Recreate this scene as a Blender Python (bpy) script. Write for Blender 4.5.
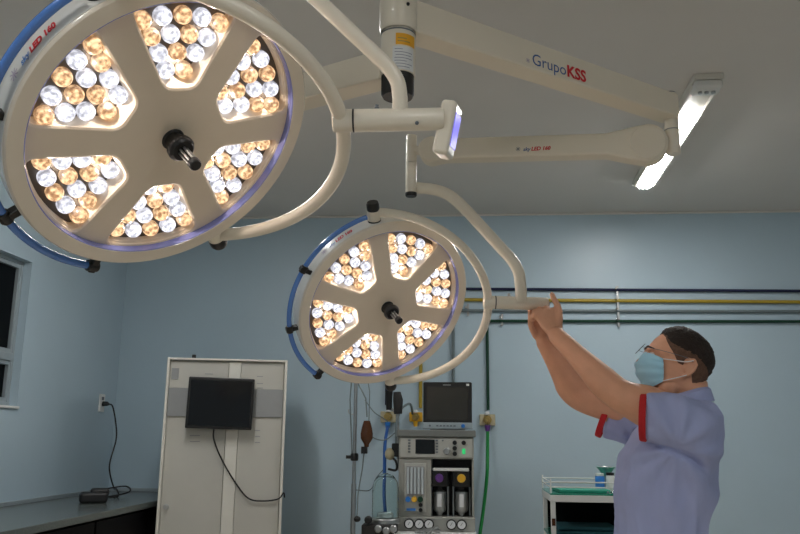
import bpy, bmesh, math, random
from mathutils import Vector, Matrix, noise
from mathutils.geometry import tessellate_polygon
random.seed(7)
PI = math.pi
for o in list(bpy.data.objects): bpy.data.objects.remove(o)
SC = bpy.context.scene; C = SC.collection
V = Vector
# ---------------------------------------------------------------- camera
FPX = 800.0
cam_d = bpy.data.cameras.new('camera'); cam = bpy.data.objects.new('camera', cam_d); C.objects.link(cam)
cam_d.sensor_width = 36; cam_d.lens = 36*FPX/800; cam_d.clip_start = .05
CAMZ = 1.4; PITCH = math.radians(12.0); YAW = math.radians(4.8); ROLL = math.radians(.6)
Rm = Matrix.Rotation(YAW, 3, 'Z') @ Matrix.Rotation(PI/2+PITCH, 3, 'X') @ Matrix.Rotation(ROLL, 3, 'Z')
cam.matrix_world = Matrix.Translation((0,0,CAMZ)) @ Rm.to_4x4()
SC.camera = cam
# ---------------------------------------------------------------- world, exposure
SC.view_settings.view_transform = 'Standard'; SC.view_settings.look = 'None'
SC.view_settings.gamma = 1; SC.view_settings.use_curve_mapping = False
SC.view_settings.exposure = 0.38
w = bpy.data.worlds.new('world'); SC.world = w; w.use_nodes = True
w.node_tree.nodes['Background'].inputs[0].default_value = (.01,.012,.015,1)
TUBE_POWER = 46.0      # emission of the fluorescent diffusers
LED_FILL = 0.9            # point lights added between the lenses to brighten each window's walls
LED = 1.0             # overall strength of the lamp LEDs
# ---------------------------------------------------------------- measuring helpers (place from a sight line)
def ray(px, py): return Rm @ V(((px-400)/FPX, -(py-267)/FPX, -1.0))
def P(px, py, d): return V((0,0,CAMZ)) + ray(px,py)*d
def PA(px, py, ax, val):
    r = ray(px,py); o = V((0,0,CAMZ)); return o + r*((val-o[ax])/r[ax])
def PX(px,py,v): return PA(px,py,0,v)
def PY(px,py,v): return PA(px,py,1,v)
def PZ(px,py,v): return PA(px,py,2,v)
# ---------------------------------------------------------------- materials
def mat(name, col, rough=.5, metal=0, emit=None, es=1, noise_amt=0, nscale=8, bump=0, bscale=200, trans=0, coat=0, alpha=1, ior=1.45, stretch=None, spec=.5):
    m = bpy.data.materials.new(name); m.use_nodes = True; nt = m.node_tree; b = nt.nodes['Principled BSDF']
    b.inputs['Base Color'].default_value = (*col,1); b.inputs['Roughness'].default_value = rough
    b.inputs['Metallic'].default_value = metal; b.inputs['IOR'].default_value = ior
    b.inputs['Transmission Weight'].default_value = trans; b.inputs['Coat Weight'].default_value = coat
    b.inputs['Alpha'].default_value = alpha; b.inputs['Specular IOR Level'].default_value = spec
    if emit: b.inputs['Emission Color'].default_value = (*emit,1); b.inputs['Emission Strength'].default_value = es
    tc = nt.nodes.new('ShaderNodeTexCoord'); src = tc.outputs['Object']
    if stretch:
        mp = nt.nodes.new('ShaderNodeMapping'); mp.inputs['Scale'].default_value = stretch
        nt.links.new(src, mp.inputs[0]); src = mp.outputs[0]
    if noise_amt:
        n = nt.nodes.new('ShaderNodeTexNoise'); n.inputs['Scale'].default_value = nscale; n.inputs['Detail'].default_value = 5
        nt.links.new(src, n.inputs['Vector'])
        mx = nt.nodes.new('ShaderNodeMix'); mx.data_type = 'RGBA'
        mx.inputs[6].default_value = (*[c*(1-noise_amt) for c in col],1); mx.inputs[7].default_value = (*[min(1,c*(1+noise_amt)) for c in col],1)
        nt.links.new(n.outputs[0], mx.inputs[0]); nt.links.new(mx.outputs[2], b.inputs['Base Color'])
    if bump:
        n = nt.nodes.new('ShaderNodeTexNoise'); n.inputs['Scale'].default_value = bscale; n.inputs['Detail'].default_value = 3
        nt.links.new(src, n.inputs['Vector'])
        bp = nt.nodes.new('ShaderNodeBump'); bp.inputs['Strength'].default_value = bump; bp.inputs['Distance'].default_value = .01
        nt.links.new(n.outputs[0], bp.inputs['Height']); nt.links.new(bp.outputs[0], b.inputs['Normal'])
    return m
def lens_mat(name, c1, c2):
    m = mat(name, (.05,.05,.05), .2); nt = m.node_tree; b = nt.nodes['Principled BSDF']
    tc = nt.nodes.new('ShaderNodeTexCoord'); vo = nt.nodes.new('ShaderNodeTexNoise'); vo.inputs['Scale'].default_value = 105; vo.inputs['Detail'].default_value = 2
    oi = nt.nodes.new('ShaderNodeObjectInfo'); ad = nt.nodes.new('ShaderNodeVectorMath'); ad.operation = 'ADD'
    nt.links.new(tc.outputs['Object'], ad.inputs[0]); nt.links.new(oi.outputs['Random'], ad.inputs[1]); nt.links.new(ad.outputs[0], vo.inputs['Vector'])
    rp = nt.nodes.new('ShaderNodeValToRGB'); rp.color_ramp.elements[0].color = (*c1,1); rp.color_ramp.elements[1].color = (*c2,1)
    rp.color_ramp.elements[0].position = .38; rp.color_ramp.elements[1].position = .62
    nt.links.new(vo.outputs[0], rp.inputs[0])
    # brighter and duller rings of glow, painted into the lens emission
    ln = nt.nodes.new('ShaderNodeVectorMath'); ln.operation = 'LENGTH'; sp = nt.nodes.new('ShaderNodeVectorMath'); sp.operation = 'MULTIPLY'; sp.inputs[1].default_value = (1,1,0)
    nt.links.new(tc.outputs['Object'], sp.inputs[0]); nt.links.new(sp.outputs[0], ln.inputs[0])
    r2 = nt.nodes.new('ShaderNodeValToRGB'); e_ = r2.color_ramp.elements
    e_[0].position = .0; e_[0].color = (.75,.75,.75,1); e_[1].position = 1; e_[1].color = (.45,.45,.45,1)
    for p_, v_ in ((.35,1.0),(.62,.62),(.84,1.05),(.95,.5)): q_ = e_.new(p_); q_.color = (v_,v_,v_,1)
    dv = nt.nodes.new('ShaderNodeMath'); dv.operation = 'DIVIDE'; dv.inputs[1].default_value = .0174
    nt.links.new(ln.outputs['Value'], dv.inputs[0]); nt.links.new(dv.outputs[0], r2.inputs[0])
    mx = nt.nodes.new('ShaderNodeMix'); mx.data_type = 'RGBA'; mx.blend_type = 'MULTIPLY'; mx.inputs[0].default_value = 1
    nt.links.new(rp.outputs[0], mx.inputs[6]); nt.links.new(r2.outputs[0], mx.inputs[7]); nt.links.new(mx.outputs[2], b.inputs['Emission Color'])
    b.inputs['Emission Strength'].default_value = LED
    return m
M = dict(
 wall = mat('wall_paint', (.445,.565,.64), .38, noise_amt=.05, nscale=3, bump=.06, bscale=60),
 ceil = mat('ceiling_paint', (.72,.69,.65), .7, noise_amt=.04, nscale=2, bump=.05, bscale=60),
 floor = mat('floor_vinyl', (.74,.64,.52), .35, noise_amt=.1, nscale=20),
 white = mat('white_enamel', (.74,.70,.62), .25, coat=.3, noise_amt=.02, nscale=15),
 face = mat('lamp_face_plastic', (.80,.69,.55), .42, noise_amt=.02, nscale=30),
 shell = mat('lamp_shell_plastic', (.80,.72,.60), .25, coat=.4),
 armw = mat('arm_enamel', (.80,.74,.62), .3, coat=.2),
 beamw = mat('beam_enamel', (.80,.73,.60), .62),
 black = mat('black_plastic', (.012,.012,.012), .35),
 blackm = mat('black_rubber', (.02,.019,.018), .6, noise_amt=.2, nscale=60),
 bluer = mat('blue_rail_plastic', (.09,.23,.62), .2, coat=.5),
 ring = mat('violet_blue_acrylic', (.24,.27,.62), .12, coat=.8),
 base = mat('led_board', (.10,.085,.07), .4),
 chrome = mat('chrome', (.7,.7,.7), .15, metal=1),
 steel = mat('brushed_steel', (.45,.46,.46), .35, metal=1, noise_amt=.1, nscale=40),
 alu = mat('aluminium_frame', (.36,.42,.45), .4, metal=.3, noise_amt=.05),
 cab = mat('cabinet_enamel', (.52,.51,.46), .45, noise_amt=.05, nscale=10),
 cabrim = mat('cabinet_frame_enamel', (.72,.70,.63), .4, noise_amt=.04, nscale=10),
 band = mat('grey_vinyl_band', (.30,.31,.31), .5, noise_amt=.05, nscale=30),
 screen = mat('dark_screen', (.006,.006,.007), .12, noise_amt=.3),
 screen2 = mat('monitor_screen_off', (.035,.033,.028), .2, noise_amt=.15, nscale=8),
 granite = mat('grey_granite', (.10,.115,.11), .22, noise_amt=.5, nscale=140),
 darkunit = mat('black_laminate', (.005,.005,.006), .6, noise_amt=.2, spec=.12),
 nightglass = mat('night_window_glass', (.003,.004,.005), .3, noise_amt=.1, spec=.08),
 outlet = mat('white_outlet_plastic', (.75,.76,.74), .4),
 cable = mat('black_cable_rubber', (.012,.012,.013), .5),
 pblue = mat('navy_pipe_paint', (.008,.012,.050), .7), pyel = mat('yellow_pipe_paint', (.42,.30,.03), .4),
 pgrey = mat('grey_pipe_paint', (.16,.20,.21), .4), pgreen = mat('dark_green_pipe_paint', (.004,.045,.022), .7),
 brass = mat('brass_fitting', (.45,.33,.12), .35, metal=.8, noise_amt=.2, nscale=50),
 valveb = mat('cream_valve_plate', (.5,.45,.3), .5, noise_amt=.2, nscale=40),
 ghose = mat('green_hose_rubber', (.01,.25,.05), .4), bhose = mat('blue_hose_rubber', (.02,.10,.36), .4),
 yelk = mat('yellow_plastic', (.75,.42,.03), .4), purple = mat('purple_plastic', (.12,.04,.22), .35),
 bluek = mat('blue_plastic', (.03,.20,.60), .35), greenk = mat('green_plastic', (.02,.4,.12), .35),
 machp = mat('machine_panel_enamel', (.46,.46,.42), .4, noise_amt=.04, nscale=20),
 mach = mat('machine_grey_enamel', (.36,.36,.325), .4, noise_amt=.05, nscale=20),
 machd = mat('machine_dark_bay', (.02,.018,.018), .5, noise_amt=.3, nscale=30),
 machtop = mat('machine_top_grey', (.17,.18,.17), .4, noise_amt=.1),
 keyg = mat('key_grey', (.13,.15,.17), .5), label = mat('paper_label', (.75,.76,.76), .5), orange = mat('orange_sticker', (.85,.42,.02), .4),
 ink = mat('grey_ink', (.25,.26,.33), .6), inkb = mat('blue_ink', (.03,.10,.30), .5), inkr = mat('red_ink', (.62,.02,.03), .5),
 glass = mat('clear_glass', (.9,.97,.95), .05, trans=1, ior=1.2), tubeglass = mat('frosted_flow_tube', (.55,.60,.62), .2),
 gglass = mat('green_edge_glass', (.02,.26,.17), .15, noise_amt=.1), gcloth = mat('green_tray_liner', (.03,.33,.23), .5, noise_amt=.15, nscale=30),
 brown = mat('amber_bottle_glass', (.08,.03,.012), .15), skin = mat('skin', (.74,.38,.24), .5, noise_amt=.18, nscale=14, bump=.12, bscale=90),
 hair = mat('dark_brown_hair', (.022,.013,.009), .65, noise_amt=.6, nscale=60, bump=.7, bscale=260),
 shirt = mat('light_blue_scrub_cotton', (.40,.45,.72), .85, noise_amt=.06, nscale=25, bump=.25, bscale=9, stretch=(1.6,1.6,.45)),
 cuff = mat('red_trim_fabric', (.50,.015,.02), .8, bump=.1), mask = mat('pale_blue_mask_fabric', (.40,.72,.90), .8, noise_amt=.04, nscale=60),
 maskw = mat('white_elastic', (.8,.78,.78), .7), trous = mat('navy_trousers_cotton', (.03,.04,.09), .85, bump=.2, bscale=12), shoe = mat('black_leather', (.02,.02,.02), .4),
 sideband = mat('white_side_band', (.80,.79,.74), .25, coat=.4),
 hair_side = mat('clipped_side_hair', (.15,.08,.052), .8, noise_amt=.5, nscale=120, bump=.5, bscale=300),
 eye = mat('eye_white', (.7,.68,.65), .2), iris = mat('iris_brown', (.05,.03,.02), .2), brow = mat('eyebrow_hair', (.10,.05,.03), .8, noise_amt=.4, nscale=90),
 tube = mat('fluorescent_glow', (1,1,1), .5, emit=(1,.985,.97), es=TUBE_POWER), vscreen = mat('violet_lit_screen', (.05,.05,.1), .3, emit=(.18,.16,.95), es=.7),
 led_w = lens_mat('cool_white_led_lens', (.55,.56,.64), (1.35,1.35,1.5)), led_o = lens_mat('warm_amber_led_lens', (.50,.25,.11), (1.45,.92,.50)),
 tray = mat('black_tray_items', (.02,.02,.02), .5), towel = mat('white_towel', (.6,.63,.63), .9, bump=.2, bscale=50), teal = mat('teal_cloth', (.02,.09,.11), .9, bump=.3, bscale=30),
 ledg = mat('green_lit_key', (.02,.3,.08), .3, emit=(.05,.8,.25), es=.4),
)
# ---------------------------------------------------------------- mesh helpers
def frame(ax):
    ax = V(ax).normalized(); h = V((0,0,1)) if abs(ax.z) < .9 else V((1,0,0))
    x = ax.cross(h).normalized(); y = ax.cross(x).normalized(); return x, y, ax
class MB:
    def __init__(s): s.v = []; s.f = []
    def add(s, vs, fs):
        n = len(s.v); s.v += [V(v) for v in vs]; s.f += [tuple(i+n for i in f) for f in fs]; return s
    def box(s, c, sz, R=None):
        c = V(c); vs = []
        for x in (-.5,.5):
            for y in (-.5,.5):
                for z in (-.5,.5):
                    p = V((x*sz[0], y*sz[1], z*sz[2])); vs.append(c + (R @ p if R is not None else p))
        return s.add(vs, [(0,1,3,2),(4,6,7,5),(0,4,5,1),(2,3,7,6),(0,2,6,4),(1,5,7,3)])
    def span(s, a, b):   # box by two corners
        a, b = V(a), V(b); return s.box((a+b)/2, [abs(b[i]-a[i]) for i in range(3)])
    def cyl(s, a, b, r0, r1=None, n=24):
        return s.rings([(a, r0), (b, r0 if r1 is None else r1)], n)
    def rings(s, pr, n=24):   # straight stack of (point, radius) along one axis
        pts = [V(p) for p,_ in pr]; x, y, _ = frame(pts[-1]-pts[0]); vs = []; fs = []
        for p, (_, r) in zip(pts, pr):
            for i in range(n): a = 2*PI*i/n; vs.append(p + (x*math.cos(a)+y*math.sin(a))*r)
        for k in range(len(pr)-1):
            for i in range(n): j = (i+1)%n; fs.append((k*n+i, k*n+j, (k+1)*n+j, (k+1)*n+i))
        fs.append(tuple(reversed(range(n)))); fs.append(tuple((len(pr)-1)*n+i for i in range(n)))
        return s.add(vs, fs)
    def tube(s, path, r, n=14, closed=False, flat=None):   # r number or list; parallel transport
        pts = [V(p) for p in path]; m = len(pts); rs = r if isinstance(r,(list,tuple)) else [r]*m
        t0 = (pts[1]-pts[0]).normalized(); x, y, _ = frame(t0); vs = []; fs = []; prev = t0
        for k, p in enumerate(pts):
            if closed: t = (pts[(k+1)%m]-pts[k-1]).normalized()
            else: t = (pts[min(k+1,m-1)]-pts[max(k-1,0)]).normalized()
            q = prev.rotation_difference(t); x = q @ x; y = q @ y; prev = t
            for i in range(n):
                a = 2*PI*i/n; vs.append(p + (x*math.cos(a)+y*math.sin(a)*(flat or 1))*rs[k])
        for k in range(m if closed else m-1):
            k2 = (k+1)%m
            for i in range(n): j = (i+1)%n; fs.append((k*n+i, k*n+j, k2*n+j, k2*n+i))
        if not closed: fs.append(tuple(reversed(range(n)))); fs.append(tuple((m-1)*n+i for i in range(n)))
        return s.add(vs, fs)
    def lathe(s, prof, o=(0,0,0), ax=(0,0,1), n=64, X=None):
        x, y, z = frame(ax); o = V(o); vs = []; fs = []; m = len(prof)
        for r, h in prof:
            for i in range(n): a = 2*PI*i/n; vs.append(o + (x*math.cos(a)+y*math.sin(a))*max(r,1e-5) + z*h)
        for k in range(m-1):
            for i in range(n): j = (i+1)%n; fs.append((k*n+i, k*n+j, (k+1)*n+j, (k+1)*n+i))
        return s.add(vs, fs)
    def ell(s, c, r, R=None, n=20, m=12):
        c = V(c); vs = []; fs = []
        for k in range(1,m):
            t = PI*k/m
            for i in range(n):
                a = 2*PI*i/n; p = V((r[0]*math.sin(t)*math.cos(a), r[1]*math.sin(t)*math.sin(a), r[2]*math.cos(t))); vs.append(c + (R @ p if R is not None else p))
        for k in range(m-2):
            for i in range(n): j = (i+1)%n; fs.append((k*n+i, (k+1)*n+i, (k+1)*n+j, k*n+j))
        tp = V((0,0,r[2])); bt = V((0,0,-r[2]))
        vs += [c+(R@tp if R is not None else tp), c+(R@bt if R is not None else bt)]; a, b = len(vs)-2, len(vs)-1
        for i in range(n): j = (i+1)%n; fs.append((a, i, j)); fs.append((b, (m-2)*n+j, (m-2)*n+i))
        return s.add(vs, fs)
    def loft(s, rings, cap=True):
        n = len(rings[0]); vs = [p for r in rings for p in r]; fs = []
        for k in range(len(rings)-1):
            for i in range(n): j = (i+1)%n; fs.append((k*n+i, k*n+j, (k+1)*n+j, (k+1)*n+i))
        if cap: fs.append(tuple(reversed(range(n)))); fs.append(tuple((len(rings)-1)*n+i for i in range(n)))
        return s.add(vs, fs)
    def build(s, name, m, parent=None, bevel=0, smooth=True, seg=2, world=True, local=None, fixn=True):
        me = bpy.data.meshes.new(name)
        L = Matrix()
        if parent is not None and world: L = WM[parent.name].inverted()
        vs = [L @ (LOCAL[0] @ p) for p in s.v] if parent is not None and world else [LOCAL[0] @ p for p in s.v] if parent is None else s.v
        org = V((0,0,0))
        if parent is None and vs:
            lo = V([min(p[i] for p in vs) for i in range(3)]); hi = V([max(p[i] for p in vs) for i in range(3)])
            org = V(((lo.x+hi.x)/2, (lo.y+hi.y)/2, lo.z))
        me.from_pydata([p-org for p in vs], [], s.f)
        if fixn:
            bm = bmesh.new(); bm.from_mesh(me); bmesh.ops.recalc_face_normals(bm, faces=bm.faces); bm.to_mesh(me); bm.free()
        me.materials.append(m); o = bpy.data.objects.new(name, me); C.objects.link(o); o.location = org
        if parent is not None: o.parent = parent
        WM[o.name] = Matrix.Translation(org) if parent is None else WM[parent.name].copy()
        if smooth:
            me.shade_smooth() if hasattr(me,'shade_smooth') else None
            if hasattr(me, 'set_sharp_from_angle'): me.set_sharp_from_angle(angle=math.radians(38))
        if bevel:
            b = o.modifiers.new('bevel','BEVEL'); b.width = bevel; b.segments = seg; b.limit_method = 'ANGLE'; b.angle_limit = math.radians(40)
            b.harden_normals = True
        return o
WM = {}
LOCAL = [Matrix()]
def thing(name, label, cat, mtx=None, group=None):
    o = bpy.data.objects.new(name, None); C.objects.link(o); o.empty_display_size = .1
    mtx = LOCAL[0] @ (mtx if isinstance(mtx, Matrix) else Matrix.Translation(V(mtx)))
    o.matrix_world = mtx; WM[o.name] = mtx.copy(); o['label'] = label; o['category'] = cat
    if group: o['group'] = group
    return o
def tag(o, label, cat, group=None, kind=None):
    o['label'] = label; o['category'] = cat
    if group: o['group'] = group
    if kind: o['kind'] = kind
    return o
def struct(o, label=None): o['kind'] = 'structure'; return o
def spline(pts, n=8):   # Catmull-Rom
    p = [V(q) for q in pts]; p = [p[0]*2-p[1]] + p + [p[-1]*2-p[-2]]; out = []
    for k in range(1, len(p)-2):
        for i in range(n):
            t = i/n; a,b,c,d = p[k-1],p[k],p[k+1],p[k+2]
            out.append(.5*((2*b)+(c-a)*t+(2*a-5*b+4*c-d)*t*t+(3*b-a-3*c+d)*t**3))
    return out + [p[-2]]
def text_tris(txt, size, bold=0, shear=0):
    cu = bpy.data.curves.new('t','FONT'); cu.body = txt; cu.size = size; cu.offset = bold; cu.shear = shear; cu.resolution_u = 3
    ob = bpy.data.objects.new('t', cu); C.objects.link(ob); bpy.context.view_layer.update()
    me = bpy.data.meshes.new_from_object(ob.evaluated_get(bpy.context.evaluated_depsgraph_get()))
    vs = [v.co.copy() for v in me.vertices]; fs = [tuple(p.vertices) for p in me.polygons]
    bpy.data.objects.remove(ob); bpy.data.meshes.remove(me); bpy.data.curves.remove(cu)
    wd = max(v.x for v in vs) if vs else 0
    return vs, fs, wd
def text_on(name, parts, total, fn, parent, h=None):   # parts: [(text, material, bold, shear)], fn(u, v) -> world point; total width
    runs = []; x = 0
    for t, m, b, sh in parts:
        vs, fs, wd = text_tris(t, 1.0, b, sh); runs.append((vs, fs, x, m)); x += wd + .06
    k = total/x; out = []
    for i, (vs, fs, x0, m) in enumerate(runs):
        mb = MB(); mb.add([fn((v.x+x0)*k, v.y*(k if h is None else h)) for v in vs], fs)
        out.append(mb.build(name, m, parent, smooth=False, fixn=False))
    return out

# ================================================================= ROOM
YB = 5.5
XL = PY(127.5, 260, YB).x; XR = 3.3; YF = -2.6
ZC = PY(560, 213.5, YB).z
T = .15
mb = MB(); mb.span((XL-T, YF-T, -.1), (XR+T, YB+T, 0)); struct(mb.build('floor', M['floor'], smooth=False))
mb = MB(); mb.span((XL-T, YF-T, ZC), (XR+T, YB+T, ZC+.1)); struct(mb.build('ceiling', M['ceil'], smooth=False))
mb = MB(); mb.span((XL-T, YB, 0), (XR+T, YB+T, ZC)); struct(mb.build('wall_back', M['wall'], smooth=False))
mb = MB(); mb.span((XR, YF, 0), (XR+T, YB, ZC)); struct(mb.build('wall_right', M['wall'], smooth=False))
mb = MB(); mb.span((XL-T, YF-T, 0), (XR+T, YF, ZC)); struct(mb.build('wall_front', M['wall'], smooth=False))
wt = PX(31.5, 262, XL); wb = PX(17.3, 408.5, XL); WY1 = (wt.y+wb.y)/2; WY0 = WY1-1.3; WZ1 = wt.z; WZ0 = wb.z
mb = MB()
mb.span((XL-T, YF, 0), (XL, WY0, ZC)); mb.span((XL-T, WY1, 0), (XL, YB, ZC))
mb.span((XL-T, WY0, 0), (XL, WY1, WZ0)); mb.span((XL-T, WY0, WZ1), (XL, WY1, ZC))
struct(mb.build('wall_left', M['wall'], smooth=False))
# soft rounded joint between ceiling and wall
mb = MB(); mb.span((XL, YB-.012, ZC-.014), (XR, YB, ZC)); struct(mb.build('trim_1', M['ceil'], bevel=.005))
mb = MB(); mb.span((XL, YB-.012, 0), (XR, YB, .08)); struct(mb.build('baseboard_back', M['granite'], bevel=.003))
# window
wn = thing('window_1', 'aluminium window', 'window', (XL-.06, (WY0+WY1)/2, WZ0)); del wn['label']; del wn['category']; wn['kind'] = 'structure'
mb = MB(); xf0, xf1 = XL-.085, XL-.045
fw = .022
for a, b in (((xf0,WY0,WZ0),(xf1,WY0+fw,WZ1)), ((xf0,WY1-fw,WZ0),(xf1,WY1,WZ1)), ((xf0,WY0+fw,WZ1-fw),(xf1,WY1-fw,WZ1)), ((xf0,WY0+fw,WZ0),(xf1,WY1-fw,WZ0+.035))): mb.span(a,b)
mb.build('window_frame', M['alu'], wn, bevel=.003)
zr = PX(5, 356, XL-.05).z
mb = MB(); mb.span((xf0+.004,WY0+fw,zr-.022),(xf1+.004,WY1-fw,zr+.022)); mb.build('window_rail', M['alu'], wn, bevel=.003)
mb = MB()
for z0,z1 in ((WZ0+.035, zr-.022),(zr+.022,WZ1-fw)):
    mb.span((xf0+.006,WY1-fw-.018,z0),(xf1-.004,WY1-fw,z1)); mb.span((xf0+.006,WY0+fw,z0),(xf1-.004,WY0+fw+.018,z1))
    mb.span((xf0+.006,WY0+fw+.018,z1-.022),(xf1-.004,WY1-fw-.018,z1)); mb.span((xf0+.006,WY0+fw+.018,z0),(xf1-.004,WY1-fw-.018,z0+.022))
mb.build('window_sash', M['alu'], wn, bevel=.002)
mb = MB(); mb.span((xf0+.012,WY0+fw+.02,WZ0+.03),(xf0+.018,WY1-fw-.02,WZ1-fw)); mb.build('window_pane', M['nightglass'], wn, smooth=False)
mb = MB(); mb.span((XL-.045,WY0,WZ0-.002),(XL+.012,WY1+.01,WZ0+.012)); mb.build('window_sill', M['outlet'], wn, bevel=.003)

# ceiling lights
def ceiling_light(a, b, wd, label, nearcap):
    a = V(a); b = V(b); ax = (b-a).normalized(); sd = ax.cross(V((0,0,1))).normalized(); L = (b-a).length
    R = Matrix((sd, ax, V((0,0,1)))).transposed(); mid = (a+b)/2
    t = thing('ceiling_light', label, 'ceiling light', V((mid.x, mid.y, ZC)), 'fluorescent ceiling lights')
    mb = MB(); mb.box(mid+V((0,0,-.013)), (wd, L, .026), R); mb.build('housing', M['cabrim'], t, bevel=.004)
    mb = MB()
    for s in (-1,1):
        mb.box(mid+sd*s*(wd/2-.006)+V((0,0,-.036)), (.010, L-.1, .020), R)
    mb.build('reflector', M['cabrim'], t, bevel=.002)
    # glowing diffuser
    c = a+ax*(L*.61)+V((0,0,-.042)); mb = MB(); n=10; rg = []
    for e in (-1,1):
        rg.append([c+ax*e*(L*.355)+sd*math.cos(PI*2*i/16)*(wd/2-.018)+V((0,0,1))*math.sin(PI*2*i/16)*.015 for i in range(16)])
    mb.loft(rg); mb.build('diffuser', M['tube'], t)
    mb = MB()
    for i in (-1,0,1): mb.box(b-ax*(.045*1)+sd*i*.024+V((0,0,-.046)), (.012,.035,.035), R)
    mb.build('lamp_socket', M['outlet'], t, bevel=.002)
    mb = MB(); mb.box(a+ax*.055+V((0,0,-.044)), (wd*.95, .10, .036), R)
    mb.build('end_cap', M['outlet'], t, bevel=.012, seg=3)
    mb = MB()
    for i in (-1,0,1): mb.cyl(a+ax*(.055)+sd*i*.028+V((0,0,-.062)), a+ax*(.055)+sd*i*.028+V((0,0,-.07)), .009)
    mb.build('end_cap_screw', M['steel'], t)
    return t
FA = PZ(709,73,ZC); FB = PZ(642.5,182,ZC)
ceiling_light(FA, FB, .125, 'white ceiling light with bright diffuser beside the white swing arm joint', 1)
dxy = V((-2.35, -.9, 0))
ceiling_light(FA+dxy, FB+dxy, .125, 'white ceiling light outside the frame above the near lamp head', 1)
ceiling_light(FA+V((-.1,-4.5,0)), FB+V((-.1,-4.5,0)), .125, 'added unseen ceiling light behind the camera on the right, brightening the lamp faces', 1)  # extra fixture out of view, added to light the lamp faces
ceiling_light(FA+V((-2.2,-4.5,0)), FB+V((-2.2,-4.5,0)), .125, 'added unseen ceiling light behind the camera on the left, brightening the lamp faces', 1)  # second added fixture out of view, also lifting the bounce from the floor

# ================================================================= PIPES ON BACK WALL
def pipe(name, label, m, yl, yr, xv, yend, r=.010, off=.016):
    a = PY(xv, yl, YB-off); b = PY(800, yr, YB-off); slope = (b.z-a.z)/(b.x-a.x); xr = XR-.01
    e = V((xr, YB-off, a.z+slope*(xr-a.x))); c = PY(xv if yend else xv, yend, YB-off); c.x = a.x
    k = .03
    path = [c, a+V((0,0,-k*1.5))] + spline([a+V((0,0,-k)), a+V((k*.3,0,-k*.3)), a+V((k,0,0))], 4) + [e]
    mb = MB(); mb.tube(path, r, 12); o = mb.build(name, m)
    return tag(o, label, 'pipe', 'gas pipes on the back wall'), c
_, eb = pipe('gas_pipe', 'dark navy pipe along back wall, topmost of the four pipes', M['pblue'], 288.5, 291, 388, 405)
_, ey = pipe('gas_pipe', 'yellow pipe running along back wall, second from the top', M['pyel'], 299.5, 302, 421, 408, .012)
_, eg = pipe('gas_pipe', 'grey pipe on back wall between yellow and green pipes', M['pgrey'], 310.5, 311.5, 453, 425)
_, en = pipe('gas_pipe', 'dark green pipe on back wall, lowest of the four pipes', M['pgreen'], 321, 321.5, 487, 410)
def clamp_strip(px, py0, py1, label, n):
    a = PY(px, py0, YB-.012); b = PY(px, py1, YB-.012); b.x = a.x
    t = thing('pipe_bracket', label, 'pipe bracket', V((a.x, YB, b.z)), 'pipe brackets on back wall')
    mb = MB(); mb.box(((a.x),YB-.011,(a.z+b.z)/2), (.016,.018,a.z-b.z)); mb.build('bracket_rail', M['steel'], t, bevel=.002)
    for i in range(n):
        z = a.z+(b.z-a.z)*((i+.5)/n); mb = MB(); mb.box((a.x-.014,YB-.030,z+.014),(.014,.036,.010)); mb.cyl((a.x-.014,YB-.045,z+.012),(a.x-.014,YB-.056,z+.012),.007,n=10); mb.build('clamp', M['chrome'], t, bevel=.001)
clamp_strip(617, 286, 327, 'steel bracket strip clamping all four wall pipes above the man', 4)
clamp_strip(502, 314, 326, 'small steel clamp on green pipe below the far lamp handle tube', 1)
clamp_strip(468, 304, 316, 'small steel clamp on grey pipe beside the far lamp rim', 1)
def valve(px, py, label, knob, plate=M['valveb'], s=1):
    c = PY(px, py, YB); t = thing('gas_outlet', label, 'gas outlet', V((c.x, YB, c.z-.05)), 'gas outlets on the back wall')
    mb = MB(); mb.box((c.x, YB-.014, c.z), (.105*s,.028,.075*s)); mb.build('plate', plate, t, bevel=.006)
    mb = MB(); mb.rings([((c.x,YB-.028,c.z),.03*s),((c.x,YB-.05,c.z),.027*s),((c.x,YB-.05,c.z),.018*s),((c.x,YB-.085,c.z),.016*s)]); mb.build('outlet_valve', M['brass'], t)
    mb = MB(); mb.rings([((c.x,YB-.05,c.z-.035*s),.02*s),((c.x,YB-.05,c.z-.075*s),.014*s)]); mb.build('hose_connector', knob, t)
    mb = MB(); mb.rings([((c.x,YB-.03,c.z+.035*s),.02*s),((c.x,YB-.03,c.z+.055*s),.012*s)]); mb.build('pipe_socket', M['outlet'], t)
    return c
vg = valve(487.3, 420, 'cream gas outlet with green hose, right of the anaesthesia machine', M['purple'])
vy = valve(416, 417, 'yellow gas outlet on back wall left of the patient monitor', M['yelk'], M['yelk'], .85)
vb = valve(388.5, 417, 'blue hosed gas outlet on back wall above glass jar', M['bluek'])
mb = MB(); d = YB-.05; mb.tube(spline([vg+V((0,-.05,-.06)), PY(487.5,455,d-.02), PY(487,475,d-.05), PY(484,505,d-.06), PY(480,534,d-.08), PY(476,565,d-.12)+V((0,0,0)), V((PY(462,600,d).x, d-.25, .25))], 8), .0115, 10)
tag(mb.build('gas_hose', M['ghose']), 'bright green hose hanging from gas outlet right of the machine', 'hose')
mb = MB(); mb.tube(spline([vb+V((0,-.05,-.06)), PY(385,445,5.2), PY(384.5,470,5.0), PY(384,495,4.9), PY(386,520,4.86)], 8), .011, 10)
tag(mb.build('gas_hose', M['bhose']), 'blue hose hanging from outlet down into glass jar', 'hose')
mb = MB(); mb.tube(spline([vy+V((-.02,-.05,.02)), PY(410,404,5.3), PY(402,408,5.2), PY(398,417,5.1), PY(396,430,5.0), PY(397,455,4.98)], 8), .008, 8)
tag(mb.build('gas_hose', M['pgrey']), 'grey curved hose from yellow outlet to machine side', 'hose')

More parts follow.
